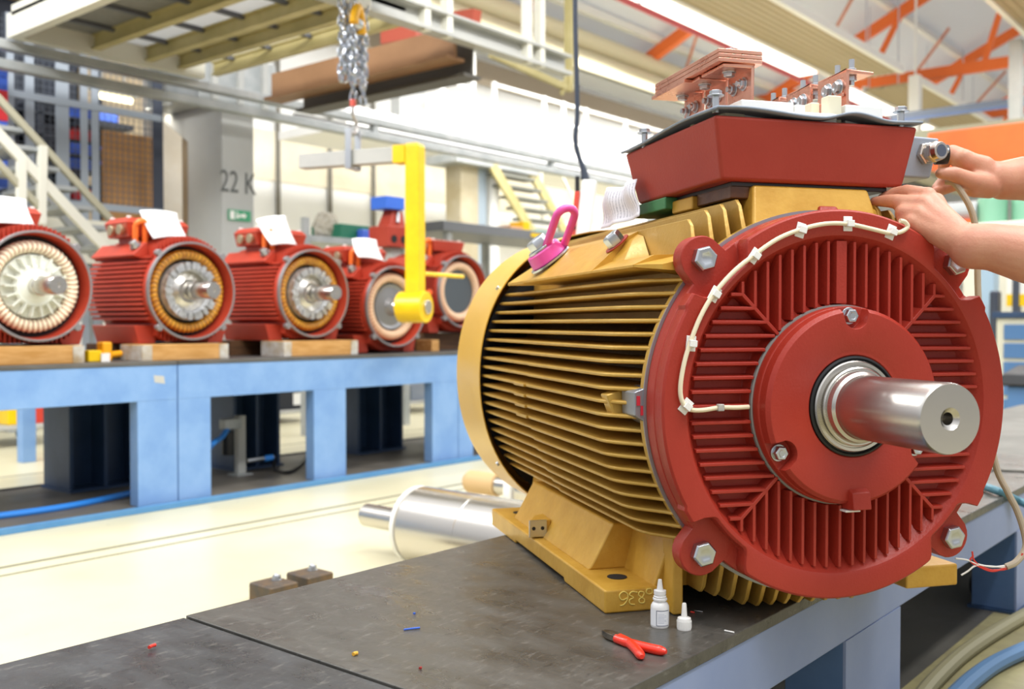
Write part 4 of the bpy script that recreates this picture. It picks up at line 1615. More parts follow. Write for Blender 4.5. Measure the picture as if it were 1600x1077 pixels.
def text(body, size, m, loc, rot, parent, name, ext=.001, ax='CENTER'):
    c = bpy.data.curves.new(name, 'FONT')
    c.body = body
    c.size = size
    c.align_x = ax
    c.align_y = 'CENTER'
    c.extrude = ext
    t = bpy.data.objects.new(name, c)
    COL.objects.link(t)
    dg = bpy.context.evaluated_depsgraph_get()
    me = bpy.data.meshes.new_from_object(t.evaluated_get(dg))
    bpy.data.objects.remove(t)
    me.materials.clear()
    me.materials.append(m)
    o = bpy.data.objects.new(name, me)
    COL.objects.link(o)
    o.location = loc
    o.rotation_euler = rot
    o.parent = parent
    return o


tz = atY(371, 287, CYF).z
th = atY(371, 269, CYF).z - atY(371, 304, CYF).z
tx = text('22 K', th * 1.38, mat('stencil', '#5d605f', .8), (atY(372, 287, CYF).x - ccx, -.003, tz), (PI / 2, 0, 0), col, 'stencil_number')
tx.scale = (.72, 1, 1)
e0, e1 = atY(356, 327, CYF), atY(391, 347, CYF)
sg = thing('exit_sign', 'green emergency exit sign low on the concrete column', 'sign', ((e0.x + e1.x) / 2, CYF - .006, (e0.z + e1.z) / 2))
sw, shh = (e1.x - e0.x), (e0.z - e1.z)
GREENS = mat('sign_green', '#3f9d72', .5)
MB().box(-sw / 2, sw / 2, -.005, .005, -shh / 2, shh / 2).build('panel', GREENS, sg)
MB().box(-sw * .44, -sw * .24, -.008, -.005, -shh * .38, shh * .38).build('doorway', WHITEP, sg)
q = MB().prism([(.0, -shh * .12), (.16 * sw, -shh * .12), (.16 * sw, -shh * .28), (.30 * sw, 0), (.16 * sw, shh * .28), (.16 * sw, shh * .12), (.0, shh * .12)], 'y', -.008, -.005)
q.build('arrow', WHITEP, sg)
q = MB().cyl((-.12 * sw, -.008, shh * .25), (-.12 * sw, -.005, shh * .25), shh * .09, n=12)
q.build('running_figure_head', WHITEP, sg)
MB().prism([(-.2 * sw, -shh * .35), (-.14 * sw, -shh * .05), (-.2 * sw, shh * .1), (-.05 * sw, shh * .12), (-.04 * sw, -shh * .05), (-.0 * sw, -shh * .35), (-.07 * sw, -shh * .2)], 'y', -.008, -.005).build('running_figure', WHITEP, sg)

# --- long twin rails with white web in front of the column
RYY = 7.7
za, zb = atY(0, 69, RYY), atY(0, 100, RYY)
rl = thing('crane_rail', 'long pair of grey rails crossing the hall above the red motors', 'rail', (14, RYY, za.z))
for nm, z, hh in (('upper_rail', za.z, .075), ('lower_rail', zb.z, .075)):
    MB().box(1.0, 34, RYY - .05, RYY + .05, z - hh / 2, z + hh / 2).build(nm, STGREY, rl, loc=(-14, -RYY, -za.z), bevel=.012)
MB().box(cx1 + .3, 34, RYY + .06, RYY + .09, zb.z + .05, za.z - .05).build('web', WALLM, rl, loc=(-14, -RYY, -za.z))
for x in range(7, 34, 3):
    MB().box(x, x + .06, RYY - .03, RYY + .05, zb.z, za.z).build('spacer', STGREY, rl, loc=(-14, -RYY, -za.z))
for x in (2.5, 12.6, 18, 24):
    MB().box(x, x + .09, RYY + .1, RYY + .2, 0.0, zb.z).build('post', STGREY, rl, loc=(-14, -RYY, -za.z))

# --- mezzanine platform over the red motors
PZ = 3.05
PYF, PYN = 7.55, 5.2
pf = thing('mezzanine_platform', 'beige steel mezzanine platform with deep joists over the bench row', 'platform', (5, 6.5, PZ))


def PB(mb, n, m, **k):
    return mb.build(n, m, pf, loc=(-5, -6.5, -PZ), **k)


xl = atY(18, 62, PYF).x
xr = on(880, 105, (0, PYN, 0), Vector((0, 1, 0))).x
PB(MB().box(xl, xr - 2.0, PYF, PYF + .08, PZ - .03, PZ + .15), 'far_fascia', PALE, bevel=.004)
PB(MB().box(xl, xl + .08, PYN - 3, PYF, PZ - .03, PZ + .2), 'end_fascia', PALE, bevel=.004)
for px_ in (150, 232, 283, 335):
    x = atY(px_, 100, PYF).x
    q = MB().box(x - .012, x + .012, PYN - 3 * (px_ < 160), PYF, PZ + .02, PZ + .11)
    q.box(x - .035, x + .035, PYN - 3 * (px_ < 160), PYF, PZ + .008, PZ + .02)
    q.box(x - .035, x + .035, PYN - 3 * (px_ < 160), PYF, PZ + .11, PZ + .12)
    PB(q, 'joist', OLIVE)
PB(MB().box(xl, atY(150, 100, PYF).x, PYN - 3, PYF, PZ + .122, PZ + .15), 'grating', mat('grating_grey', '#8b8a84', .7, col2='#6f6e69', nscale=14, stretch=(1, 12, 1)))
PB(MB().box(atY(150, 100, PYF).x, atY(283, 100, PYF).x, PYN - 1.5, PYF, PZ + .122, PZ + .15), 'deck_panel', ROOFM)
PB(MB().box(atY(283, 100, PYF).x, xr - 2.2, PYN + .03, PYF, PZ + .122, PZ + .15), 'deck_panel', ROOFM)
for k in range(5):
    yy = lerp(PYN, PYF - .3, k / 4)
    PB(MB().box(xl + .1, atY(335, 100, PYF).x, yy - .02, yy + .02, PZ + .09, PZ + .12), 'cross_bar', mat('dark_bar', '#5d5f66', .6))
xn = on(520, 0, (0, PYN, 0), Vector((0, 1, 0))).x
q = MB().box(xn - 1.5, xr, PYN - .02, PYN + .02, PZ, PZ + .15)
q.box(xn - 1.5, xr, PYN - .1, PYN + .02, PZ - .01, PZ + .02)
q.box(xn - 1.5, xr, PYN - .1, PYN + .02, PZ + .14, PZ + .16)
PB(q, 'near_beam', GREYP)
for px_ in (655, 690, 815, 835):
    x = on(px_, 50, (0, PYN, 0), Vector((0, 1, 0))).x
    PB(MB().box(x - .03, x + .03, PYN - .09, PYN - .02, PZ - .02, PZ + .7), 'stub_post', PALE)
for k in range(2):
    x = xl + .3 + k * 1.1
    PB(MB().box(x, x + .05, PYF, PYF + .05, PZ + .26, PZ + 1.3), 'rail_post', WHITEP)
for z in (.75, 1.3):
    PB(MB().box(xl, xr - 2, PYF, PYF + .05, PZ + z, PZ + z + .05), 'hand_rail', WHITEP)

# brown crossbeams at the platform end
for i, (a, b, hgt) in enumerate((((420, 148), (765, 70), .16), ((470, 165), (790, 100), .12))):
    p0, p1 = atZ(*a, PZ - .05 - .1 * i), atZ(*b, PZ - .05 - .1 * i)
    xm = (p0.x + p1.x) / 2
    ya_, yb_ = max(PYN + .06, min(p0.y, p1.y)), min(PYF, max(p0.y, p1.y))
    q = MB().box(xm - .012, xm + .012, ya_, yb_, PZ - .1 - .1 * i, PZ + .08 + .06 * (1 - i))
    q.box(xm - .1, xm + .1, ya_, yb_, PZ - .115 - .1 * i, PZ - .09 - .1 * i)
    o = q.build('brown_beam', BROWN if i == 0 else mat('dark_beam', '#4b4740', .5))
    tag(o, ('brown steel beam hung under the right end of the platform', 'dark steel beam below and right of the brown beam')[i], 'beam')
# orange-red ties seen through the platform end
for i, (a, b) in enumerate((((600, 60), (655, 50)), ((705, 30), (745, 25)))):
    p0, p1 = atY(*a, 6.8), atY(*b, 6.4)
    o = MB().beam(p0, p1, .1, .12).build('red_tie_beam', mat('rust_red', '#b5523c', .5))
    tag(o, ('rust red tie beam just right of the hoist chain', 'rust red tie beam above the brown beam')[i], 'beam')
# hanging tan post with brace
p = atY(889, 70, 6.0)
hp_ = thing('hanger_post', 'tan steel hanger post with diagonal brace beside the black pendant cable', 'post', (p.x, 6.0, 4.2))
zlo = atY(889, 142, 6.0).z
MB().box(-.035, .035, -.035, .035, zlo - 4.2, 1.2).build('post', OLIVE, hp_)
MB().beam((.03, 0, zlo - 4.2 + .32), (-.12, 0, zlo - 4.2 - .06), .03, .03).build('brace', OLIVE, hp_)
MB().beam((-1.2, 0, zlo - 4.2 + .12), (.03, 0, zlo - 4.2 + .02), .05, .06).build('arm', OLIVE, hp_)

# --- walkway with railing along the far side
GY = 10.2
g0, g1 = atY(700, 205, GY), atY(990, 275, GY)
wk = thing('walkway', 'white raised walkway with tube railing along the far wall', 'walkway', (g0.x, GY, g0.z))


def WB(mb, n, m, **k):
    return mb.build(n, m, wk, loc=(-g0.x, -GY, -g0.z), **k)


zs = atY(780, 235, GY).z
zr_ = atY(780, 134, GY).z
WB(MB().box(g0.x - 2.0, 30, GY, GY + 1.4, zs - .12, zs), 'deck', WALLM)
WB(MB().box(g0.x - 2.0, 30, GY - .04, GY, zs - .2, zs + .18), 'toe_board', WALLM)
for z in (zr_, lerp(zs, zr_, .66), lerp(zs, zr_, .36)):
    WB(MB().tube([(atY(770, 200, GY).x, GY, z), (30, GY, z)], .028, 8), 'hand_rail', WHITEP)
x = atY(772, 200, GY).x
for px_ in (772, 850, 880, 915, 977, 1010):
    x = atY(px_, 200, GY).x
    WB(MB().tube([(x, GY, zs), (x, GY, zr_ + .03)], .04, 8), 'rail_post', WHITEP)
for x in (atY(742, 300, GY).x, 20, 25):
    WB(MB().box(x - .1, x + .1, GY + .2, GY + .4, 0, zs - .12), 'support', STGREY)
# ladder cage left of the railing
lx = atY(735, 170, GY).x
ld = thing('ladder', 'white upright ladder at the left end of the walkway railing', 'ladder', (lx, GY + .3, zs))
for s in (-.35, .35):
    MB().box(s - .05, s + .05, -.05, .05, 0, 1.9).build('stile', WHITEP, ld)
for k in range(7):
    MB().box(-.35, .35, -.02, .02, .15 + k * .26, .2 + k * .26).build('rung', WHITEP, ld)
MB().box(-.9, -.35, .3, .5, -.1, 1.6).build('side_panel', CONC, ld)
# dark beam and pipes under the eaves
o = MB().box(10, 34, WY - .5, WY - .2, atY(880, 165, WY - .3).z, atY(880, 140, WY - .3).z).build('eaves_beam', mat('brown_grey', '#a2937f', .6))
tag(o, 'brown grey beam along the back wall above the walkway', 'beam')
for i, (a, r, lb_) in enumerate((((980, 90), .17, 'upper cream pipe running under the roof valley'), ((960, 110), .15, 'lower cream pipe running under the roof valley'))):
    Yp = 9.6 - .1 * i
    p = atY(*a, Yp)
    o = MB().tube([(6, Yp, p.z), (34, Yp, p.z)], r, 16).build('ceiling_pipe', mat('cream_pipe', '#e2d9b8', .45))
    tag(o, lb_, 'pipe')
o = MB().box(6, 34, 9.9, 10.5, 5.15, 5.4).build('roof_gutter', mat('gutter_grey', '#84837d', .6))
tag(o, 'grey valley gutter behind the cream pipes', 'gutter')
p = atZ(1100, 57, 5.0)
o = MB().tube([(8, p.y, 5.0), (24, p.y, 5.0)], .04, 10).build('sprinkler_pipe', mat('pipe_red', '#c4505a', .45))
tag(o, 'thin red pipe under the roof left of the long light strip', 'pipe')

# stairs below the walkway
SY = 9.6
st0, st1 = atY(770, 260, SY), atY(822, 348, SY)
sr0, sr1 = atY(826, 262, SY + .05), atY(874, 348, SY + .05)
stt = thing('staircase', 'beige open staircase dropping from the walkway, behind the pink lifting eye', 'stairs', (st0.x, SY, 0))
o_ = Vector((-st0.x, -SY, 0))
MB().beam(st0, st1 + (st1 - st0) * 1.1, .05, .16).build('stringer', OLIVE, stt, loc=o_)
MB().beam(sr0, sr1 + (sr1 - sr0) * 1.1, .05, .16).build('stringer', OLIVE, stt, loc=o_)
for k in range(9):
    a = st0.lerp(st1, .12 + k * .2)
    b = sr0.lerp(sr1, .12 + k * .2)
    MB().box(a.x, b.x, SY - .02, SY + .22, a.z - .02, a.z + .02).build('tread', mat('tread_grey', '#77786f', .6), stt, loc=o_)
for a, b in (((845, 258), (848, 345)), ((870, 258), (895, 310))):
    pa, pb = atY(*a, SY + .3), atY(*b, SY + .3)
    MB().beam(pa, pb, .03, .03).build('hand_rail', PALE, stt, loc=o_)
# column beside the stairs
p0, p1 = atY(712, 300, 9.9), atY(752, 300, 9.9)
o = thing('steel_column', 'tan and grey column with white pipes left of the staircase', 'column', ((p0.x + p1.x) / 2, 9.9, 0))
zc_ = atY(730, 262, 9.9).z
hw = (p1.x - p0.x) / 2
MB().box(-hw, .1, -.1, .2, 0, zc_).build('shaft', mat('tan_column', '#a89a78', .6, col2='#bdb49c', nscale=1.5), o)
MB().box(.1, hw, -.1, .2, 0, zc_).build('conduit', mat('blue_grey', '#9aa8b4', .5), o)
MB().cyl((hw + .25, 0, 0), (hw + .25, 0, zc_), .11, n=16).build('pipe', WHITEP, o)
MB().box(-hw - .3, hw + 1.0, -.3, .3, zc_, zc_ + .12).build('head_beam', STGREY, o)

# --- left: stairs in front of the mesh cage
LS = 7.2
stl = thing('stair_flight', 'steel stair flight with pale handrails at the far left', 'stairs', (atY(60, 300, LS).x, LS, 0))
o_ = Vector((-atY(60, 300, LS).x, -LS, 0))
RLM = mat('rail_grey', '#aaa690', .5)
for nm, a, b, w_, m in (('hand_rail', (-40, 114), (172, 342), .045, RLM), ('stringer', (-40, 170), (176, 400), .07, PALE), ('inner_rail', (-40, 215), (60, 322), .04, RLM)):
    MB().beam(atY(*a, LS), atY(*b, LS), .045, w_).build(nm, m, stl, loc=o_)
MB().beam(atY(-30, 172, LS + .7), atY(150, 400, LS + .7), .05, .08).build('stringer', STGREY, stl, loc=o_)
for a, b in (((33, 247), (33, 330)), ((66, 228), (64, 350))):
    MB().beam(atY(*a, LS), atY(*b, LS), .055, .055).build('rail_post', PALE, stl, loc=o_)
for k in range(7):
    a = atY(lerp(-20, 160, k / 6), lerp(195, 385, k / 6), LS)
    MB().box(a.x, a.x + .25, LS, LS + .7, a.z - .015, a.z + .015).build('tread', STGREY, stl, loc=o_)

# --- wire mesh cage with shelving
MY = 8.5
ca0, ca1 = atY(-60, 120, MY), atY(252, 320, MY)
cg = thing('mesh_cage', 'grey wire mesh cage wall with upright posts behind the stair flight', 'fence', (ca0.x, MY, 0))
o_ = Vector((-ca0.x, -MY, 0))
ztop, zbot = atY(100, 40, MY).z, atY(100, 320, MY).z
CGM = mat('cage_grey', '#9aa3ad', .45, .2)
for px_, w_ in ((-30, .06), (16, .06), (46, .075), (97, .115), (131, .065), (148, .065), (246, .10)):
    x = atY(px_, 200, MY).x
    MB().box(x - w_ / 2, x + w_ / 2, MY - .012, MY + .004, 0, ztop).build('post', CGM if px_ != 246 else mat('dark_post', '#3c4250', .5), cg, loc=o_)
for py in (160, 190, 318):
    z = atY(100, py, MY).z
    if py != 190:
        MB().box(ca0.x, ca1.x, MY - .02, MY + .02, z - .03, z + .03).build('cross_rail', CGM, cg, loc=o_)
q = MB()
sp = .055
nx = int((ca1.x - ca0.x) / sp)
for i in range(nx):
    x = ca0.x + i * sp
    q.box(x - .0022, x + .0022, MY + .012, MY + .018, zbot, ztop)
for i in range(int((ztop - zbot) / sp)):
    z = zbot + i * sp
    q.box(ca0.x, ca1.x, MY + .006, MY + .012, z - .0022, z + .0022)
q.build('wire_mesh', mat('mesh_wire', '#5d6570', .5, .3), cg, loc=o_)
# plinth wall under the cage
z1 = atY(60, 322, MY).z
o = MB().box(ca0.x - 1, ca1.x, MY - .05, MY + 2.4, zbot - .5, zbot - .12).build('storage_deck', PALE)
tag(o, 'pale raised deck under the mesh cage', 'platform')
for i, px_ in enumerate((20, 105, 150, 240)):
    x = atY(px_, 340, MY).x
    o = MB().box(x - .06, x + .06, MY, MY + .12, 0, zbot - .5).build('deck_post', STGREY)
    tag(o, ('leftmost grey post under the storage deck', 'second grey post under the storage deck, above the left motor', 'third grey post under the storage deck, just left of the second motor', 'rightmost grey post under the storage deck')[i], 'post', 'posts under the storage deck')
o = MB().box(5.6, 6.9, 11.0, 11.1, zbot - .12, ztop + 1.2).build('storage_end_panel', mat('tan_panel', '#a8977a', .7))
tag(o, 'tan wall panel at the right end of the storage cage', 'panel')
o = MB().box(ca0.x - 1, ca1.x + .7, 11.2, 11.3, zbot - .12, ztop + 1.2).build('storage_back_panel', mat('dark_store', '#2c3240', .7))
tag(o, 'dark back panel of the storage cage', 'panel')
o = MB().box(ca0.x - 1, ca1.x + .1, MY + .3, 11.2, atY(100, 30, 9.5).z + .6, atY(100, 30, 9.5).z + .7).build('storage_ceiling', mat('tan_ceiling', '#9b835f', .7))
tag(o, 'tan ceiling panel over the storage cage', 'panel')
SHY = 9.3
shf = thing('storage_shelf', 'dark steel shelving filled with bins behind the mesh', 'shelf', (atY(80, 200, SHY).x, SHY, zbot - .12))
o_ = Vector((-atY(80, 200, SHY).x, -SHY, -(zbot - .12)))
xa, xb = atY(-40, 200, SHY).x, atY(156, 200, SHY).x
BLK = mat('shelf_dark', '#2b303c', .5)
lev = [atY(100, py, SHY).z for py in (180, 215, 238, 262, 285, 310)]
for z in lev:
    MB().box(xa, xb, SHY, SHY + .6, z - .02, z).build('board', BLK, shf, loc=o_)
for x in (xa, (xa + xb) / 2, xb):
    for yy in (SHY, SHY + .55):
        MB().box(x - .03, x + .03, yy, yy + .05, zbot - .12, lev[0] + .6).build('upright', BLK, shf, loc=o_)
BBIN = mat('bin_blue', '#3f62c4', .45)
RBIN = mat('bin_red', '#d2333a', .45)
GBIN = mat('bin_dark', '#2c303b', .5)


def bin_(px0, px1, li, m, nm, label, hh=.13):
    a, b = atY(px0, 200, SHY + .05).x, atY(px1, 200, SHY + .05).x
    z = lev[li]
    q = MB()
    t = .012
    y0, y1 = SHY + .02, SHY + .5
    q.box(a, b, y0, y1, z + .0008, z + t)
    q.box(a, a + t, y0, y1, z + t, z + hh)
    q.box(b - t, b, y0, y1, z + t, z + hh)
    q.box(a, b, y1 - t, y1, z + t, z + hh)
    q.prism([(y0, z + t), (y0 + t, z + t), (y0 + t - .03, z + hh * .8), (y0 - .03, z + hh * .8)], 'x', a, b)
    o = q.build(nm, m, bevel=.004)
    return tag(o, label, 'bin', 'storage bins behind the mesh')


row = ('top shelf', 'second shelf from the top', 'third shelf from the top', 'fourth shelf from the top', 'fifth shelf from the top', 'bottom shelf')
bins = [(106, 126, 0, 'b'), (60, 84, 0, 'd'), (108, 146, 1, 'r'), (62, 88, 1, 'd'), (20, 44, 1, 'd'), (108, 128, 2, 'b'), (132, 156, 2, 'b'), (60, 88, 2, 'd'), (104, 128, 3, 'b'), (134, 156, 3, 'b'),
        (60, 90, 3, 'd'), (106, 128, 4, 'd'), (112, 144, 5, 'r'), (60, 90, 5, 'd'), (20, 44, 4, 'd'), (20, 46, 3, 'd')]
for a, b, li, c in bins:
    nm = {'b': 'blue', 'r': 'red', 'd': 'dark grey'}[c]
    side_ = 'at the right end' if a > 130 else ('right of the wide post' if a > 100 else ('left of the wide post' if a > 50 else 'at the left end'))
    bin_(a, b, li, {'b': BBIN, 'r': RBIN, 'd': GBIN}[c], 'storage_bin', '%s open bin on the %s, %s' % (nm, row[li], side_))
o = MB().box(atY(150, 0, 9.0).x, atY(184, 0, 9.0).x, 9.0, 9.4, atY(165, 190, 9.0).z, atY(165, 170, 9.0).z).build('storage_bin', BBIN, bevel=.01)
tag(o, 'blue closed bin above the brown panel, under the lamp tube', 'bin', 'storage bins behind the mesh')
o = MB().box(atY(146, 0, 9.0).x - .1, atY(205, 0, 9.0).x, 8.98, 9.45, atY(165, 190, 9.0).z - .05, atY(165, 190, 9.0).z - .001).build('wall_shelf', BLK)
tag(o, 'short dark shelf above the brown panel', 'shelf')
BR2 = mat('brown_board', '#c48f57', .7, col2='#cf9c64', nscale=1.2)
o = MB().box(atY(161, 0, 8.75).x, atY(237, 0, 8.75).x, 8.75, 8.80, zbot - .118, atY(200, 209, 8.75).z).build('brown_board', BR2, bevel=.005)
tag(o, 'large plain brown board standing inside the mesh cage', 'board')
lt0, lt1 = atY(147, 148, 8.9), atY(206, 159, 8.9)
tube = thing('tube_lamp', 'lit fluorescent tube hanging above the brown board', 'lamp', (lt0.x, 8.9, lt0.z))
TUBEM = mat('lit_tube', '#fff6d8', .5, emit='#fff2c8', estr=3)
tl_ = area_lamp('tube_glow', (lt0.x + .4, 8.9, lt0.z - .04), (0, 0, 0), .7, .04, 3, (1, .93, .78))
MB().beam((0, 0, 0), (lt1.x - lt0.x, 0, 0), .04, .045).build('tube', TUBEM, tube)
MB().beam((-.05, 0, .05), (lt1.x - lt0.x + .05, 0, .05), .05, .03).build('housing', PALE, tube)
for k_ in (.2, .8):
    MB().cyl(((lt1.x - lt0.x) * k_, 0, .06), ((lt1.x - lt0.x) * k_, 0, atY(100, 30, 9.5).z + .59 - lt0.z), .008, n=6).build('hanger', STGREY, tube)
# bins at the very left edge
for i, (py, m, nm) in enumerate(((110, BBIN, 'blue'), (132, BBIN, 'blue'), (150, RBIN, 'red'), (178, RBIN, 'red'), (200, BBIN, 'blue'), (240, BBIN, 'blue'), (262, BBIN, 'blue'), (282, BBIN, 'blue'))):
    p = atY(5, py, 8.0)
    o = MB().box(p.x - .35, p.x + .04, 8.0, 8.35, p.z - .055, p.z + .055).build('stacked_crate', m, bevel=.01)
    tag(o, '%s crate in the stack at the left picture edge, %s from the top' % (nm, ('first', 'second', 'third', 'fourth', 'fifth', 'sixth', 'seventh', 'eighth')[i]), 'crate', 'crates stacked at the left edge')
p = atY(5, 300, 8.0)
o = thing('crate_rack', 'grey rack holding the crates at the left picture edge', 'rack', (p.x, 8.0, 0))
for s in (-.42, .07):
    MB().box(s - .02, s + .02, .36, .40, 0, 3.6).build('upright', STGREY, o)
for py in (122, 142, 164, 190, 214, 252, 274, 294):
    MB().box(-.42, .07, .36, .40, atY(5, py, 8.0).z - .03, atY(5, py, 8.0).z - .01).build('bearer', STGREY, o)
o = MB().sphere((atY(32, 158, 8.9).x, 9.35, lev[0] + .22), .14, sc=(1.1, .8, .9)).build('plastic_bag', mat('white_bag', '#e5e3e6', .5))
bpy.data.objects.remove(o)
# white pillar and pipes between cage and column
p0, p1 = atY(254, 200, 9.5), atY(292, 200, 9.5)
o = MB().box(p0.x, p1.x, 9.5, 9.9, 0, 3.6).build('white_pillar', mat('white_pillar', '#dedcd6', .6, col2='#cfc6b4', nscale=1), bevel=.01)
tag(o, 'white painted pillar between mesh cage and concrete column', 'column')
for i, px_ in enumerate((292, 302)):
    p = atY(px_, 200, 9.2)
    o = MB().cyl((p.x, 9.2 - .15 * i, 0), (p.x, 9.2 - .15 * i, 3.3), .05 + .03 * i, n=14).build('down_pipe', mat('tan_pipe', '#a8957a', .6))
    tag(o, ('thin tan downpipe beside the white pillar', 'thicker tan downpipe just left of the concrete column')[i], 'pipe')

# --- clutter on and behind the benches
TY = 6.9
t0, t1 = atY(693, 365, TY), atY(900, 350, TY)
tg = thing('grey_table', 'dark grey work table behind the motor with the empty bore', 'table', (t0.x, TY, 0))
zt = atY(760, 352, TY).z
MB().box(0, 4.2, 0, .9, zt - .1, zt).build('table_top', mat('table_grey', '#6e7176', .5), tg, bevel=.006)
for x in (.1, 1.55, 4.0):
    for yy in (.04, .8):
        MB().box(x, x + .07, yy, yy + .07, 0, zt - .1).build('leg', STGREY, tg)
MB().box(.1, 4.1, .1, .85, .55, .58).build('lower_shelf', STGREY, tg)
for i, (px_, py, w_, hh, m, lab) in enumerate(((797, 345, .22, .06, mat('terracotta', '#d9a06a', .6), 'orange box on the grey table left of the yellow box'), (812, 344, .12, .12, YELLOW, 'small yellow box on the grey table'),
                                              (838, 343, .3, .04, mat('teal_cloth', '#9fd0bd', .7), 'pale teal cloth on the grey table'))):
    p = atY(px_, py, TY + .3)
    o = MB().box(p.x - w_ / 2, p.x + w_ / 2, TY + .2, TY + .4, zt, zt + hh).build(('carton', 'carton', 'cloth')[i], m, bevel=.004)
    tag(o, lab, ('box', 'box', 'cloth')[i])
p = atY(838, 350, TY)
MB().box(p.x - .1 - t0.x, p.x + .1 - t0.x, -.006, 0, zt - .07, zt - .03).build('yellow_label', YELLOW, tg)
for i, (px_, w_, hh, m, lab) in enumerate(((770, .3, .28, mat('white_box', '#eeeae2', .6), 'white box on the lower shelf of the grey table'), (800, .22, .24, mat('tan_box', '#b98e5c', .7), 'tan carton on the lower shelf beside the white box'), (850, .35, .3, mat('tan_box', '#b98e5c', .7), 'wide tan carton on the lower shelf near the white pendant'))):
    x = atY(px_, 400, TY + .3).x
    o = MB().box(x - w_ / 2, x + w_ / 2, TY + .2, TY + .55, .58, .58 + hh).build('carton', m, bevel=.005)
    tag(o, lab, 'box')
# boxes and parts on a rack between third motor and yellow post
RKY = 6.4
rx0, rx1 = atY(476, 370, RKY), atY(640, 370, RKY)
rk = thing('parts_rack', 'grey low rack behind the third and fourth motors', 'rack', (rx0.x, RKY, 0))
zk = atY(540, 372, RKY).z
MB().box(0, rx1.x - rx0.x, 0, .7, zk - .05, zk).build('deck', STGREY, rk)
for x in (0, rx1.x - rx0.x - .06):
    for yy in (.0, .64):
        MB().box(x, x + .06, yy, yy + .06, 0, zk - .05).build('leg', STGREY, rk)
MB().box(.0, .05, .0, .05, zk, zk + .14).build('stake', STGREY, rk)
def on_rack(nm, lab, cat, px0, px1, py, m, y0=.1, y1=.5, bev=.01):
    a, b = atY(px0, py, RKY + y0), atY(px1, py, RKY + y0)
    o = MB().box(a.x, b.x, RKY + y0, RKY + y1, zk, a.z).build(nm, m, bevel=bev)
    return tag(o, lab, cat)
on_rack('green_crate', 'dark green crate on the rack behind the third motor', 'crate', 533, 584, 349, mat('dark_green', '#1f6b50', .5))
on_rack('blue_crate', 'small blue crate in front of the dark green crate', 'crate', 566, 586, 358, BBIN, -.0 + .02, .09)
q = MB()
rng = random.Random(3)
p = atY(509, 352, RKY + .3)
q.sphere((p.x, RKY + .3, zk + .12), .12, 20, 14, (1, .9, 1))
for v in q.bm.verts:
    d = v.co - Vector((p.x, RKY + .3, zk + .12))
    v.co += d * rng.uniform(-.18, .15)
o = q.build('rag_bundle', mat('grey_rag', '#b9b3a6', .9, col2='#98917f', nscale=20), sub=1)
tag(o, 'crumpled grey rag bundle on the rack left of the green crate', 'rag')
rb_ = thing('red_stand', 'red stand with two round holes left of the yellow lifting post', 'stand', (atY(612, 360, 5.6).x, 5.6, 0))
zz = atY(612, 355, 5.6).z
ZB = zz
MB().box(-.05, .05, -.05, .06, 0, ZB - .16).build('leg', GREYP, rb_, bevel=.004)
MB().box(-.13, .13, -.1, .12, ZB - .16, ZB).build('base', REDM, rb_, bevel=.01)
zn_ = atY(612, 329, 5.6).z
MB().hexa([(-.075, -.06, ZB), (.09, -.06, ZB), (.09, .08, ZB), (-.075, .08, ZB)], [(-.03, -.04, zn_), (.075, -.04, zn_), (.075, .06, zn_), (-.03, .06, zn_)]).build('neck', REDM, rb_, bevel=.006)
for s in (-.07, .03):
    MB().cyl((s, -.104, ZB - .10), (s, -.1, ZB - .10), .03, n=16).build('hole', DARKV, rb_)
MB().cyl((.0, -.065, ZB + .03), (.02, -.05, zn_ - .02), .015, n=10).build('spanner', ZINC, rb_)
a, b = atY(600, 306, 5.55), atY(628, 328, 5.55)
o = MB().box(a.x, b.x, 5.52, 5.7, zn_ + .0005, a.z).build('blue_crate', mat('bright_blue', '#3d74e0', .45), bevel=.006)
tag(o, 'bright blue box on top of the red stand', 'crate')

# --- trolleys seen under the benches
def trolley(nm, lab, px0, px1, Y, deckz, boxes):
    a, b = atY(px0, 660, Y).x, atY(px1, 660, Y).x
    t = thing(nm, lab, 'trolley', (a, Y, 0))
    W_ = b - a
    MB().box(0, W_, 0, .6, deckz - .03, deckz).build('deck', GREYP, t, bevel=.005)
    for x in (.1, W_ - .1):
        for yy in (.06, .54):
            MB().cyl((x - .02, yy, .05), (x + .02, yy, .05), .05, n=18).build('wheel', BLACK, t)
            MB().box(x - .03, x + .03, yy - .03, yy + .03, .055, deckz - .03).build('caster_fork', STGREY, t)
    for (xa, xb, hh, m, n2, l2, c2) in boxes:
        o = MB().box(a + xa * W_, a + xb * W_, Y + .08, Y + .5, deckz, deckz + hh).build(n2, m, bevel=.008)
        tag(o, l2, c2)


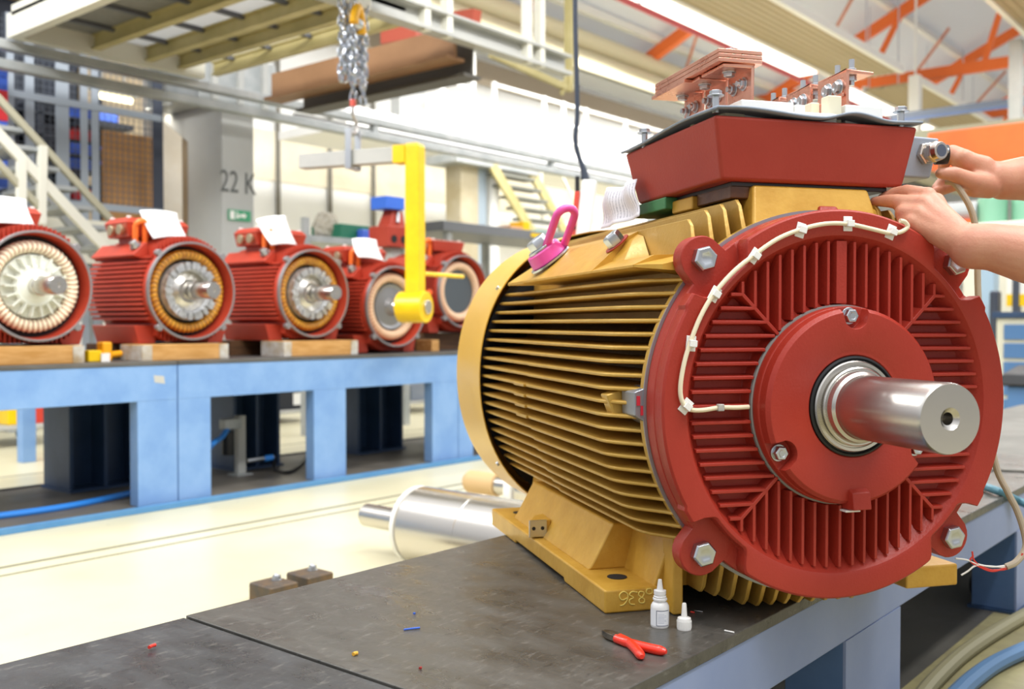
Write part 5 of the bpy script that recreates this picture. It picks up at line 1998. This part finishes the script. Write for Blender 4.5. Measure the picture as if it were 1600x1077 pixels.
trolley('floor_trolley', 'grey wheeled trolley under the left bench carrying a red machine', -40, 104, 7.4, .16,
        [(.62, .98, .17, mat('machine_red', '#c93f2e', .45), 'red_case', 'red case on the trolley seen under the left bench', 'case'), (.40, .58, .14, YELLOW, 'yellow_case', 'yellow case beside the red case on the left trolley', 'case')])
trolley('floor_trolley', 'grey wheeled trolley under the middle bench carrying black boxes', 330, 500, 7.3, .12,
        [(.1, .42, .24, mat('black_box', '#20242c', .5), 'black_box', 'black box left of the labelled black box on the trolley', 'box'), (.5, .95, .24, mat('black_box', '#20242c', .5), 'black_box', 'black box with white label on the trolley under the middle bench', 'box')])
p = atY(470, 624, 7.37)
o = MB().box(p.x - .08, p.x + .1, 7.372, 7.379, p.z - .05, p.z + .06).build('white_label', WHITEP)
tag(o, 'white label on the black box under the middle bench', 'label')
trolley('floor_trolley', 'dark trolley with green part, seen under the bench right of the middle leg', 600, 700, 7.2, .12,
        [(.25, .42, .14, mat('dark_green', '#1f6b50', .5), 'green_case', 'green case on the trolley near the fan cover', 'case'), (.5, 1.0, .16, mat('steel_scrap', '#8d96a6', .4, .5), 'steel_block', 'grey steel part on the trolley near the fan cover', 'part')])
p = atY(41, 640, 6.6)
o = MB().box(p.x - .045, p.x + .045, 6.56, 6.64, 0, .62).build('blue_post', BLUEB, bevel=.004)
tag(o, 'short blue steel post behind the left bench', 'post')

# --- compressed air unit on a post under the middle bench
ap = atZ(375, 742, .022)
au = thing('air_service_unit', 'grey post with black filter bowl and blue hose fitting under the middle bench', 'air unit', (ap.x, ap.y, .022))
ht = atY(376, 655, ap.y).z
MB().box(-.025, .03, -.02, .02, 0.008, ht).build('post', GREYP, au, bevel=.004)
MB().box(-.05, .055, -.05, .05, 0, .008).build('base_plate', STGREY, au)
MB().cyl((-.10, -.03, ht - .22), (-.10, -.03, ht - .08), .035, n=20).build('filter_bowl', BLACK, au, bevel=.006)
MB().box(-.14, -.026, -.06, .0, ht - .07, ht - .01).build('regulator', STGREY, au, bevel=.006)
MB().cyl((.04, -.02, .08), (.2, -.06, .09), .012, n=10).build('valve', ZINC, au)
MB().cyl((.14, -.045, .083), (.19, -.06, .088), .018, n=12).build('fitting', mat('hose_blue', '#2f86e0', .4), au)
HB = mat('hose_blue', '#2f86e0', .4)
p = [atY(357, 668, ap.y - .03), atY(345, 684, ap.y - .1), atY(328, 698, ap.y - .2), atZ(300, 742, .04)]
o = MB().tube(smooth_path(p, 8), .016, 10).build('air_hose', HB)
tag(o, 'bright blue hose rising to the filter bowl under the middle bench', 'hose')
p = [atZ(-40, 811, .036), atZ(50, 800, .036), atZ(130, 787, .036), atZ(215, 768, .036), atZ(260, 752, .036)]
o = MB().tube(smooth_path(p, 8), .016, 10).build('air_hose', HB)
tag(o, 'bright blue hose lying on the base plate of the left bench', 'hose')
p = [ap + Vector((.2, -.06, .09)), atZ(430, 735, .03), atZ(452, 738, .03), atZ(472, 725, .03), atZ(488, 700, .03)]
o = MB().tube(smooth_path(p, 8), .010, 8).build('black_hose', BLACK)
tag(o, 'black hose curling on the base plate under the middle bench', 'hose')

# --- bare rotors on the floor behind the front bench
RS = mat('rotor_steel', '#cfcac2', .24, .95, bump=.04, bscale=30, stretch=(.3, 6, .3))


def rotor(lab, X_, Ya, Yb, r, sl, z0=0):
    t = thing('bare_rotor', lab, 'rotor', (X_, Ya, z0))
    Ld = Yb - Ya
    MB().lathe([(0, 0), (r * .97, 0), (r, .008), (r, Ld * .45), (r * .992, Ld * .452), (r * .992, Ld * .475), (r, Ld * .477), (r, Ld - .012), (r * .985, Ld - .01), (r * .96, Ld), (0, Ld)], n=72, o=(0, 0, r)).build('core', RS, t, sharp=20)
    MB().lathe([(r * .9, Ld + .001), (r * 1.005, Ld + .001), (r * 1.005, Ld + .018), (r * .9, Ld + .018)], n=64, o=(0, 0, r), closed=True).build('end_ring', WHITEP, t)
    MB().lathe([(0, Ld), (r * .34, Ld), (r * .34, Ld + sl * .4), (r * .31, Ld + sl * .42), (r * .31, Ld + sl), (r * .28, Ld + sl + .006), (0, Ld + sl + .006)], n=40, o=(0, 0, r)).build('shaft', TURNED, t)
    MB().lathe([(0, -sl), (r * .31, -sl), (r * .31, 0), (0, 0)], n=40, o=(0, 0, r)).build('shaft', TURNED, t)
    for k in range(8):
        a = 2 * PI * k / 8
        MB().box(r * .6, r * .8, Ld + .018, Ld + .045, -.006, .006, M=Matrix.Translation((0, 0, r)) @ Matrix.Rotation(a, 4, 'Y')).build('fin', RS, t)
    return t


rotor('large shiny bare rotor on the floor behind the dark bench', 2.66, 2.10, 2.665, .145, .30)
r2 = thing('bare_rotor', 'second bare rotor with tan taped shaft and white disc behind the ochre motor', 'rotor', (3.62, 2.5, 0))
MB().lathe([(0, 0), (.11, 0), (.11, .42), (0, .42)], n=48, o=(0, 0, .13)).build('core', RS, r2)
MB().lathe([(.03, .425), (.13, .425), (.13, .46), (.03, .46)], n=48, o=(0, 0, .13), closed=True).build('disc', WHITEP, r2)
MB().lathe([(0, .42), (.045, .42), (.045, .60), (0, .60)], n=32, o=(0, 0, .13)).build('shaft', TURNED, r2)
MB().lathe([(0, .60), (.055, .60), (.055, .78), (.04, .80), (0, .80)], n=32, o=(0, 0, .13)).build('taped_end', mat('tan_tape', '#c9a878', .6), r2)
RU = mat('rusty_block', '#56504a', .55, .5, col2='#7a6246', nscale=12)
for i, (a, b, lab) in enumerate((((418, 914), (476, 920), 'nearer dark steel block with a bolt beyond the bench edge'), ((472, 899), (536, 903), 'farther rusty steel block with a bolt beyond the bench edge'))):
    p0, p1 = atZ(*a, .06), atZ(*b, .06)
    t = thing('steel_block', lab, 'block', ((p0.x + p1.x) / 2, p0.y, 0))
    MB().box(-.055, .055, -.06, .06, 0, .065).build('body', RU, t, bevel=.008)
    MB().hexbolt((.02, 0.01, .065), (0, 0, 1), .014, .014, washer=.018).build('bolt', ZINC, t)

# --- crane pendant
DP = 4.3
pc = CAM + ray(912, 325) * DP / 1.0
nrmv = -FV
def dp(px_, py, d=DP):
    return CAM + ray(px_, py) * d
pen = thing('crane_pendant', 'white hanging crane pendant with red side strip and black cable behind the motor', 'pendant', pc)
a, b = dp(921, 282) - pc, dp(906, 400) - pc
q = MB().beam(a, b, .068, .05, up=tuple(FV))
q.build('body', WHITEP, pen, bevel=.012)
a, b = dp(902, 300, DP - .0) - pc, dp(890, 420, DP) - pc
MB().beam(a, b, .022, .045, up=tuple(FV)).build('side_strip', mat('button_red', '#cf4a3c', .4), pen, bevel=.004)
for k in range(4):
    c = a.lerp(b, .3 + k * .17) - FV * .022
    MB().box(c.x - .006, c.x + .006, c.y - .006, c.y + .006, c.z - .008, c.z + .008).build('button', BLACK, pen)
MB().beam(dp(902, 276) - pc, dp(902, 302) - pc, .018, .03, up=tuple(FV)).build('strip_end', BLACK, pen)
pts = [dp(898, -60), dp(899, 40), dp(901, 120), dp(902, 180), dp(899, 215), dp(903, 240), dp(911, 262), dp(915, 280)]
pts = [v - pc for v in pts]
sm = smooth_path(pts, 8)
n_ = len(sm)
MB().tube(sm, [.0105 if i < n_ - 12 else lerp(.0105, .019, (i - n_ + 12) / 11) for i in range(n_)], 10).build('cable', mat('cable_navy', '#2b3444', .5), pen)

# --- roof
RZ0, RY0_, RSL = 5.77, 9.6, .47
def rz(y):
    return RZ0 + RSL * (RY0_ - y) + .18


rf = MB()
rf.hexa([(9, 10.2, rz(10.2)), (9, 1, rz(1)), (42, 1, rz(1)), (42, 10.2, rz(10.2))][::-1], [(9, 10.2, rz(10.2) + .03), (9, 1, rz(1) + .03), (42, 1, rz(1) + .03), (42, 10.2, rz(10.2) + .03)][::-1])
struct(rf.build('ceiling', ROOFM))
r2_ = MB()
r2_.hexa([(9, 13.2, 6.6), (9, 10.2, 5.55), (42, 10.2, 5.55), (42, 13.2, 6.6)][::-1], [(9, 13.2, 6.63), (9, 10.2, 5.58), (42, 10.2, 5.58), (42, 13.2, 6.63)][::-1])
struct(r2_.build('ceiling_1', ROOFM))
k = 0
PURL = mat('purlin_white', '#e9e9e6', .5)
yy = 9.4
while yy > 1.5:
    o = MB().box(9, 42, yy - .06, yy + .06, rz(yy) - .16, rz(yy) - .03).build('purlin', PURL)
    tag(o, 'white roof purlin number %s up from the roof valley' % ('one', 'two', 'three', 'four', 'five', 'six', 'seven', 'eight', 'nine')[k], 'purlin', 'white roof purlins')
    o['label'] = 'white roof purlin, %s up from the gutter valley' % ('first', 'second', 'third', 'fourth', 'fifth', 'sixth', 'seventh', 'eighth', 'ninth')[k]
    k += 1
    yy -= 1.25
ORB = mat('truss_orange', '#f0742f', .45)
names = ('nearest', 'second', 'third', 'fourth', 'fifth')
for i, x in enumerate((10.8, 15.4, 20.0, 24.6, 29.2)):
    t = thing('roof_truss', 'orange steel roof truss, %s from the camera' % names[i], 'truss', (x, 9.6, RZ0), group='orange roof trusses')
    MB().beam((0, .3, rz(9.9) - .28 - RZ0), (0, -8.1, rz(1.5) - .28 - RZ0), .14, .2).build('rafter', ORB, t)
    if i >= 2:
        MB().beam((0, .3, 5.72 - RZ0), (0, -8.1, 5.72 - RZ0), .12, .2).build('tie_beam', ORB, t)
        for ya in (-2.2, -4.4):
            MB().beam((0, ya, 5.72 - RZ0), (0, ya - .7, rz(9.6 + ya - .7) - .3 - RZ0), .07, .1).build('strut', ORB, t)
    MB().beam((1.2, .0, rz(9.6) - .36 - RZ0), (-2.6, -3.2, rz(6.4) - .36 - RZ0), .04, .05).build('wind_brace', mat('brace_rust', '#c47a5c', .5), t)

# radiant panels and lamp rows
PANM = mat('radiant_panel', '#b3a485', .5, col2='#a69675', nscale=3, stretch=(.1, 16, 1))
for i, (x0, x1, y0, y1, z, lab) in enumerate(((8.5, 17.3, 5.78, 6.8, 5.2, 'long beige ribbed radiant panel hanging over the terminal box'), (18.3, 27, 5.78, 6.8, 5.2, 'beige radiant panel farther down the same row'), (8.5, 17.4, 2.5, 3.62, 5.2, 'beige radiant panel in the upper right corner'))):
    t = thing('radiant_panel', lab, 'heater panel', ((x0 + x1) / 2, (y0 + y1) / 2, z), group='radiant ceiling panels')
    lw, hw_ = (x1 - x0) / 2, (y1 - y0) / 2
    q = MB()
    nn_ = 9
    for k in range(nn_):
        a = lerp(-hw_, hw_, k / nn_)
        b = lerp(-hw_, hw_, (k + 1) / nn_)
        q.prism([(a, 0), (a + .03, -.025), (b - .01, -.025), (b, 0), (b, .03), (a, .03)], 'x', -lw, lw)
    q.build('ribbed_plate', PANM, t)
    for s in (-1, 1):
        MB().box(-lw, lw, s * hw_ - .04, s * hw_ + .04, -.05, .07).build('edge_profile', WHITEP, t)
    for x in (-lw + .3, 0, lw - .3):
        MB().cyl((x, 0, .03), (x, 0, 1.6), .012, n=6).build('hanger', ZINC, t)
LMP = mat('lit_diffuser', '#ffffff', .5, emit='#fffaf0', estr=2.2)
for i, (x0, x1) in enumerate(((8.6, 11.4), (11.5, 14.2), (14.3, 16.6), (18.2, 20.8), (21.6, 24.4), (25.2, 28))):
    t = thing('strip_light', 'lit white strip light beside the radiant panels, %s from the camera' % ('first', 'second', 'third', 'fourth', 'fifth', 'sixth')[i], 'lamp', ((x0 + x1) / 2, 7.15, 5.25), group='strip lights in a row')
    hl = (x1 - x0) / 2
    MB().box(-hl, hl, -.16, .16, -.04, .0).build('diffuser', LMP, t, bevel=.01)
    MB().box(-hl, hl, -.1, .1, 0, .08).build('housing', WHITEP, t)
    MB().cyl((0, 0, .08), (0, 0, rz(7.15) - 5.25), .01, n=6).build('hanger', ZINC, t)
# white hanger post with grey rails on the right
p = atX(1430, 150, 18.0)
o = thing('white_hanger', 'white hanging post between the two radiant panels', 'post', (18.0, p.y, p.z))
MB().box(-.09, .09, -.09, .09, -.9, .35).build('post', WHITEP, o)
MB().cyl((0, 0, .35), (0, 0, rz(p.y) - p.z), .02, n=8).build('rod', WHITEP, o)
MB().box(-.12, .12, -.2, .2, -.5, -.3).build('bracket', GREYP, o)
for i, (a, b, m, w_, lab) in enumerate((((1432, 181), (1640, 147), mat('rail_bluegrey', '#6d7788', .5), .08, 'thin dark grey crane rail, upper of two, at the right'), ((1442, 190), (1590, 170), mat('rail_blue', '#62749c', .5), .05, 'thin bluish crane rail below the dark grey one'))):
    p0 = atX(*a, 16.5)
    p1 = atX(*b, 16.5)
    z = (p0.z + p1.z) / 2
    o = MB().beam((16.5 - i * .3, p0.y + .4, z), (16.5 - i * .3, p1.y - 1.2, z), w_, w_).build('cross_rail', m)
    tag(o, lab, 'rail')
p0, p1 = atX(1440, 222, 14.5), atX(1640, 194, 14.5)
o = MB().box(14.4, 14.6, p1.y - 1.5, p0.y + .3, p0.z - .15, p0.z + .15).build('girder_flange', mat('olive_grey', '#8f9078', .5))
tag(o, 'olive grey girder above the orange crane bridge', 'beam')
p0, p1 = atX(1470, 233, 13.8), atX(1640, 233, 13.8)
cb = thing('crane_bridge', 'orange overhead crane girder behind the worker', 'crane', (13.8, p0.y, p0.z))
MB().box(-.15, .15, p1.y - p0.y - 1.5, .12, -.24, .2).build('girder', mat('crane_orange', '#e8641f', .45, col2='#e25c1a', nscale=2), cb, bevel=.01)
MB().box(-.19, .19, p1.y - p0.y - 1.5, .12, -.28, -.24).build('flange', mat('crane_orange', '#f0793a', .45), cb)
p = atX(1588, 130, 15.5)
o = MB().box(15.4, 15.6, p.y - .08, p.y + .08, p.z - 1.2, p.z + .6).build('support_post', GREYP)
tag(o, 'grey support post at the right picture edge', 'post')
# ------------------------------------------------------------------ right edge of the hall
def P(px_, py, t):
    return CAM + ray(px_, py) * t


c0 = atX(1557, 497, 9.0)
cabn = thing('drawer_cabinet', 'cream workshop cabinet with blue drawers at the right picture edge', 'cabinet', (9.0, c0.y, 0))
hz_ = c0.z
MB().box(-.0, .6, -1.0, 0, 0.0, hz_).build('carcass', mat('cabinet_cream', '#d8d5c0', .5), cabn, bevel=.01)
MB().box(-.03, .65, -1.02, .03, hz_, hz_ + .05).build('worktop', NAVY, cabn, bevel=.004)
for k in range(5):
    z = hz_ - .12 - k * .155
    MB().box(-.02, 0, -.97, -.06, z - .06, z + .065).build('drawer', mat('drawer_blue', '#4f78a8', .45), cabn, bevel=.006)
s0 = atX(1568, 582, 7.9)
sit = thing('work_stool', 'black padded seat on a blue box base before the drawer cabinet', 'stool', (7.9, s0.y - .3, 0))
MB().hexa([(-.2, -.3, s0.z - .09), (.3, -.3, s0.z - .09), (.3, .3, s0.z - .09), (-.2, .3, s0.z - .09)], [(-.17, -.27, s0.z), (.27, -.27, s0.z + .04), (.27, .27, s0.z + .05), (-.17, .27, s0.z)]).build('seat', mat('black_leather', '#17181b', .45), sit, bevel=.02)
MB().box(-.15, .25, -.28, .24, 0, s0.z - .09).build('base', mat('drawer_blue', '#4f78a8', .45), sit, bevel=.01)
a, b = atX(1574, 425, 11.0), atX(1640, 478, 11.0)
sgn = thing('wall_board', 'white board with yellow lower stripe at the right edge above the cabinet', 'board', (11.0, a.y, b.z))
MB().box(-.02, .02, -1.2, 0, .12, a.z - b.z + .3).build('panel', WHITEP, sgn)
MB().box(-.025, .02, -1.2, 0, 0, .12).build('stripe', YELLOW, sgn)
MB().box(-.05, .05, -.12, -.06, -b.z, a.z - b.z + .3).build('post', mat('dark_post', '#3c4250', .5), sgn)
a, b = atX(1531, 400, 10.0), atX(1552, 500, 10.0)
o = MB().box(10.0, 10.2, b.y, a.y, 0, a.z).build('blue_pillar', mat('pale_blue', '#a9c3d8', .5), bevel=.01)
tag(o, 'pale blue pillar just right of the motor flange', 'column')
a, b = atX(1550, 455, 9.8), atX(1563, 492, 9.8)
o = MB().box(9.7, 9.85, b.y, a.y, 0, a.z).build('dark_machine', mat('dark_post', '#3c4250', .5), bevel=.02)
tag(o, 'small dark machine between the pale blue pillar and the wall board', 'machine')
a, b = atX(1528, 312, 12.0), atX(1574, 352, 12.0)
gm = thing('green_machine', 'green machine with upright cylinders behind the worker arms', 'machine', (12.0, (a.y + b.y) / 2, 0))
GMM = mat('machine_green', '#7fb598', .45)
rr = (a.y - b.y) / 2
MB().cyl((0, 0, b.z), (0, 0, a.z), rr, n=28).build('cylinder', GMM, gm, bevel=.01)
MB().cyl((.1, -2.1 * rr, b.z), (.1, -2.1 * rr, a.z + .3), rr * 1.0, n=28).build('cylinder', GMM, gm, bevel=.01)
MB().box(-.5, .6, -3.2 * rr, rr * 1.1, 0, b.z).build('base', PALE, gm, bevel=.02)
MB().cyl((0, rr * .9, atX(1510, 333, 12).z), (0, rr + .5, atX(1510, 333, 12).z), .13, n=20).build('feed_pipe', STGREY, gm)
MB().box(-.2, .1, rr, rr + .25, b.z - .3, atX(1520, 345, 12).z).build('orange_block', ORANGE, gm)

# hoses, cables and wires on the right
def hose(nm, lab, pts, r, m, cat='hose'):
    o = MB().tube(smooth_path(pts, 8), r, 10).build(nm, m)
    return tag(o, lab, cat)


hose('floor_hose', 'thick olive hose on the floor in the lower right corner', [atZ(1430, 1100, .022), atZ(1462, 1062, .022), atZ(1505, 1022, .022), atZ(1560, 985, .022), atZ(1625, 948, .022)], .020, mat('olive_hose', '#8d8768', .5))
hose('floor_hose', 'thick blue hose on the floor nearest the lower right corner', [atZ(1480, 1100, .024), atZ(1520, 1062, .024), atZ(1565, 1032, .024), atZ(1640, 1000, .024)], .022, mat('slate_blue_hose', '#55789c', .5))
hose('bench_hose', 'blue green hose lying over the bench edge right of the motor', [atZ(1490, 748, BZ + .014), atZ(1530, 758, BZ + .014), atZ(1560, 768, BZ + .014), P(1592, 783, 3.0), P(1640, 806, 2.9)], .012, mat('teal_hose', '#4f7f8f', .45))
hose('bench_cable', 'thin grey cable on the bench top at the right edge', [atZ(1540, 733, BZ + .006), atZ(1575, 735, BZ + .006), atZ(1640, 738, BZ + .006)], .005, mat('cable_grey', '#7d7a72', .5), 'cable')
hose('floor_cable', 'blue cable hanging under the bench beside the dark leg', [P(1518, 862, 3.4), P(1540, 876, 3.4), P(1568, 890, 3.4)], .013, mat('cable_blue', '#2b66c8', .45), 'cable')
hose('floor_cable', 'black cable loop under the bench right of the yellow motor foot', [P(1535, 880, 3.3), P(1518, 905, 3.3), P(1522, 932, 3.3), P(1545, 946, 3.3), P(1580, 940, 3.3)], .006, BLACK, 'cable')
BEI = mat('beige_cable', '#b3a58e', .5)
hose('heater_cable', 'beige cable held in the upper hand and hanging down behind the motor flange', [P(1478, 284, 1.97), P(1490, 286, 1.96), P(1502, 300, 1.955), P(1516, 325, 1.95), P(1524, 355, 1.95), P(1527, 400, 1.95), P(1528, 450, 1.95), P(1532, 540, 1.94), P(1540, 640, 1.93), P(1556, 728, 1.92), P(1575, 770, 1.90), P(1590, 800, 1.89), P(1601, 835, 1.88), P(1602, 858, 1.87), P(1588, 878, 1.86), P(1572, 886, 1.86)], .0062, BEI, 'cable')
wl = thing('wire_ends', 'loose red and white wire ends below the flange bolt at the right', 'wires', P(1572, 886, 1.86))
for pts, m in (([(1572, 886), (1556, 892), (1535, 886), (1522, 876), (1519, 862)], mat('red_wire', '#d8392c', .5)), ([(1572, 888), (1550, 893), (1530, 886), (1516, 877), (1521, 868)], mat('red_wire', '#d8392c', .5)),
               ([(1572, 884), (1550, 886), (1525, 881), (1510, 875), (1493, 873)], WHITEP), ([(1572, 887), (1545, 885), (1525, 884), (1512, 893), (1502, 899)], WHITEP), ([(1598, 865), (1588, 880), (1570, 890), (1552, 891)], mat('red_wire', '#d8392c', .5))):
    MB().tube([v - P(1572, 886, 1.86) for v in smooth_path([P(a, b, 1.86) for a, b in pts], 6)], .0016, 6).build('wire', m, wl)

# ------------------------------------------------------------------ person at the right (forearms and hands in view)
SKIN = mat('skin', '#d09a7c', .5, col2='#c5836a', nscale=22, namt=.9, bump=.25, bscale=260)
SKIN.node_tree.nodes['Principled BSDF'].inputs['Subsurface Weight'].default_value = .12
SKIN.node_tree.nodes['Principled BSDF'].inputs['Subsurface Radius'].default_value = (.02, .008, .004)


class Body(MB):
    def rc(self, a, b, ra, rb=None, n=20):
        """rounded tapered limb"""
        rb = ra if rb is None else rb
        self.cyl(a, b, ra, rb, n)
        self.sphere(a, ra, n, 10)
        self.sphere(b, rb, n, 10)
        return self

    def chain(self, pts, rs):
        for i in range(len(pts) - 1):
            self.rc(pts[i], pts[i + 1], rs[i], rs[i + 1])
        return self


def px2m(w, t):
    return w * t / FPX


bd = Body()
# near (left) arm
W_ = P(1519, 385, 1.69)
FA = P(1600, 397, 1.67)
F2 = P(1680, 418, 1.68)
EL = P(1850, 465, 1.75)
SL = Vector((2.33, .08, 1.27))
bd.chain([W_, P(1550, 386, 1.68), FA, F2, EL, SL], [px2m(36, 1.69), px2m(37, 1.68), px2m(44, 1.67), .052, .047, .062])
m_i, m_m, m_r, m_p = P(1448, 306, 1.760), P(1442, 319, 1.748), P(1433, 334, 1.742), P(1424, 347, 1.742)
cw = P(1504, 379, 1.695)
for v, r, s in ((m_i, .0155, -.0), (m_m, .0165, .0), (m_r, .016, .0), (m_p, .0145, .0)):
    bd.rc(cw.lerp(v, .02), v, .0265, r)
    mid_ = cw.lerp(v, .5)
    bd.rc(cw, mid_, .030, .0215)
bd.rc(W_, cw, px2m(33.5, 1.69), .030)
bd.rc(m_i.lerp(cw, .2), m_p.lerp(cw, .2), .017, .0165)
bd.rc(m_i.lerp(cw, .5), m_p.lerp(cw, .5), .020, .0195)
# index and middle reach under the box, ring and little finger curl away
bd.chain([m_i, P(1418, 299, 1.79), P(1398, 302, 1.815), P(1378, 309, 1.835)], [.0150, .0125, .0112, .0085])
bd.chain([m_m, P(1404, 315, 1.775), P(1384, 314, 1.803), P(1366, 315, 1.825)], [.0155, .0135, .0118, .009])
bd.chain([m_r, P(1410, 331, 1.755), P(1408, 336, 1.795), P(1424, 338, 1.81)], [.0150, .0128, .0112, .009])
bd.chain([m_p, P(1411, 344, 1.755), P(1414, 349, 1.785), P(1428, 349, 1.795)], [.0135, .0112, .0098, .008])
bd.chain([cw.lerp(m_i, .3) + FV * .02, P(1462, 315, 1.80), P(1432, 306, 1.825), P(1405, 305, 1.838)], [.021, .0165, .0135, .010])
for v in (m_i, m_m, m_r, m_p):
    bd.sphere(v - FV * .0035, .0155, 14, 9)
# far (right) arm
W2 = P(1568, 282, 2.0)
G2 = P(1600, 279, 2.01)
E2 = P(1830, 300, 2.06)
SR = Vector((2.70, .33, 1.38))
bd.chain([W2, G2, P(1680, 282, 2.03), E2, SR], [px2m(30.5, 2.0), px2m(34.5, 2.01), .054, .048, .062])
ci = P(1552, 279, 1.995)
n_i, n_m, n_r, n_p = P(1505, 246, 1.985), P(1503, 252, 2.01), P(1502, 268, 2.035), P(1504, 284, 2.05)
bd.rc(W2, ci, px2m(30, 2.0), .035)
for v, r in ((n_i, .0175), (n_m, .0175), (n_r, .0165), (n_p, .015)):
    bd.rc(ci, v, .029, r)
    bd.rc(ci, ci.lerp(v, .5), .033, .024)
bd.chain([n_i, P(1488, 237, 2.01), P(1478, 243, 2.035), P(1476, 258, 2.045)], [.0168, .0142, .0122, .009])
bd.chain([n_m, P(1484, 243, 2.04), P(1474, 252, 2.06), P(1472, 266, 2.065)], [.0165, .014, .0118, .009])
bd.chain([n_r, P(1484, 274, 2.06), P(1472, 284, 2.07), P(1462, 294, 2.06)], [.0158, .0135, .0115, .009])
bd.chain([n_p, P(1486, 292, 2.06), P(1472, 298, 2.06), P(1460, 299, 2.04)], [.0145, .012, .0105, .0085])
bd.chain([P(1545, 290, 1.985), P(1516, 283, 1.962), P(1490, 272, 1.95), P(1470, 271, 1.945)], [.026, .0185, .0150, .0112])
bd.rc(P(1545, 291, 1.99), P(1522, 294, 1.975), .025, .019)
bd.rc(P(1536, 262, 1.99), P(1512, 252, 1.985), .024, .019)
# trunk, neck, head and legs outside the picture
CH = (SL + SR) / 2
NK = CH + Vector((-.02, .02, .10))
HD = NK + Vector((-.09, .06, .15))
PV = Vector((2.74, .02, .98))
bd.rc(SL, SR, .07)
bd.chain([CH, CH.lerp(PV, .35), CH.lerp(PV, .7), PV], [.14, .155, .14, .15])
sdv = (SR - SL).normalized()
bd.rc(CH.lerp(PV, .25) - sdv * .08, CH.lerp(PV, .25) + sdv * .08, .12)
bd.rc(CH.lerp(PV, .5) - sdv * .05, CH.lerp(PV, .5) + sdv * .05, .115)
bd.rc(PV - sdv * .08, PV + sdv * .08, .125)
bd.chain([CH, NK, HD], [.09, .06, .06])
fd = Vector((-.82, .50, -.25)).normalized()
bd.sphere(HD + Vector((0, 0, .05)), .098, 24, 16, (1, .9, 1.15))
bd.rc(HD + fd * .03 - Vector((0, 0, .04)), HD + fd * .055 - Vector((0, 0, .065)), .06, .035)
bd.rc(HD + fd * .085 + Vector((0, 0, .04)), HD + fd * .115 + Vector((0, 0, .0)), .010, .016)
for s in (-1, 1):
    bd.sphere(HD + sdv * s * .092 + Vector((0, 0, .03)), .028, 12, 8, (.8, .6, 1.1))
    hip = PV + sdv * s * .095 - Vector((0, 0, .06))
    kn = Vector((2.72, .02, .50)) + sdv * s * .11
    an = Vector((2.78, -.02, .09)) + sdv * s * .12
    bd.chain([hip, kn, an], [.095, .06, .042])
    bd.rc(an + Vector((.02, -.01, -.045)), an + Vector((-.15, .10, -.055)), .042, .036)
person = bd.build('person', SKIN, sharp=180)
person.data.set_sharp_from_angle(angle=PI)
tag(person, 'person at the right edge, bare forearms reaching in, both hands at the grey junction box', 'person')


def fuse(o, vox, it=6):
    md = o.modifiers.new('fuse', 'REMESH')
    md.mode = 'VOXEL'
    md.voxel_size = vox
    md.use_smooth_shade = True
    md = o.modifiers.new('soften', 'SMOOTH')
    md.factor = .5
    md.iterations = it


fuse(person, .0032, 7)
SHIRT = mat('shirt_navy', '#2a3550', .8, bump=.3, bscale=120)
sh_ = Body()
sh_.rc(SL, SR, .085)
sh_.chain([SL, SL.lerp(EL, .55)], [.085, .078])
sh_.chain([SR, SR.lerp(E2, .6)], [.085, .078])
sh_.chain([CH, CH.lerp(PV, .35), CH.lerp(PV, .7), PV], [.155, .172, .158, .165])
for k, r in ((.25, .135), (.5, .13), (.98, .14)):
    sh_.rc(CH.lerp(PV, k) - sdv * .08, CH.lerp(PV, k) + sdv * .08, r)
s_ = sh_.build('shirt', SHIRT, person, sharp=180)
fuse(s_, .008, 4)
tr = Body()
tr.rc(PV - sdv * .08 - Vector((0, 0, .03)), PV + sdv * .08 - Vector((0, 0, .03)), .14)
for s in (-1, 1):
    hip = PV + sdv * s * .095 - Vector((0, 0, .06))
    kn = Vector((2.72, .02, .50)) + sdv * s * .11
    an = Vector((2.78, -.02, .12)) + sdv * s * .12
    tr.chain([hip, kn, an], [.112, .08, .07])
t_ = tr.build('trousers', mat('trousers', '#3a4a66', .85), person, sharp=180)
fuse(t_, .009, 4)
for s in (-1, 1):
    an = Vector((2.78, -.02, .09)) + sdv * s * .12
    q = Body()
    q.rc(an + Vector((.03, -.02, -.045)), an + Vector((-.16, .105, -.05)), .05, .042)
    q.rc(an, an + Vector((.02, -.01, -.04)), .055, .05)
    b_ = q.build('shoe', mat('shoe_black', '#1b1b1d', .5), person, sharp=180)
    fuse(b_, .006, 3)
hr = Body()
hr.sphere(HD + Vector((.012, -.008, .072)), .102, 24, 16, (1, .95, 1.05))
h_ = hr.build('hair', mat('hair_brown', '#4a3526', .7), person, sharp=180)
for s in (-1, 1):
    MB().sphere(HD + fd * .088 + sdv * s * .034 + Vector((0, 0, .038)), .013, 12, 8).build('eye', WHITEP, person)
q = MB().rc if False else None
MB().box(-.022, .022, -.004, .004, -.004, .004).build('mouth', mat('lip', '#b4695a', .5), person, loc=HD + fd * .09 - Vector((0, 0, .045)), rot=(0, 0, math.atan2(sdv.y, sdv.x)), bevel=.003)
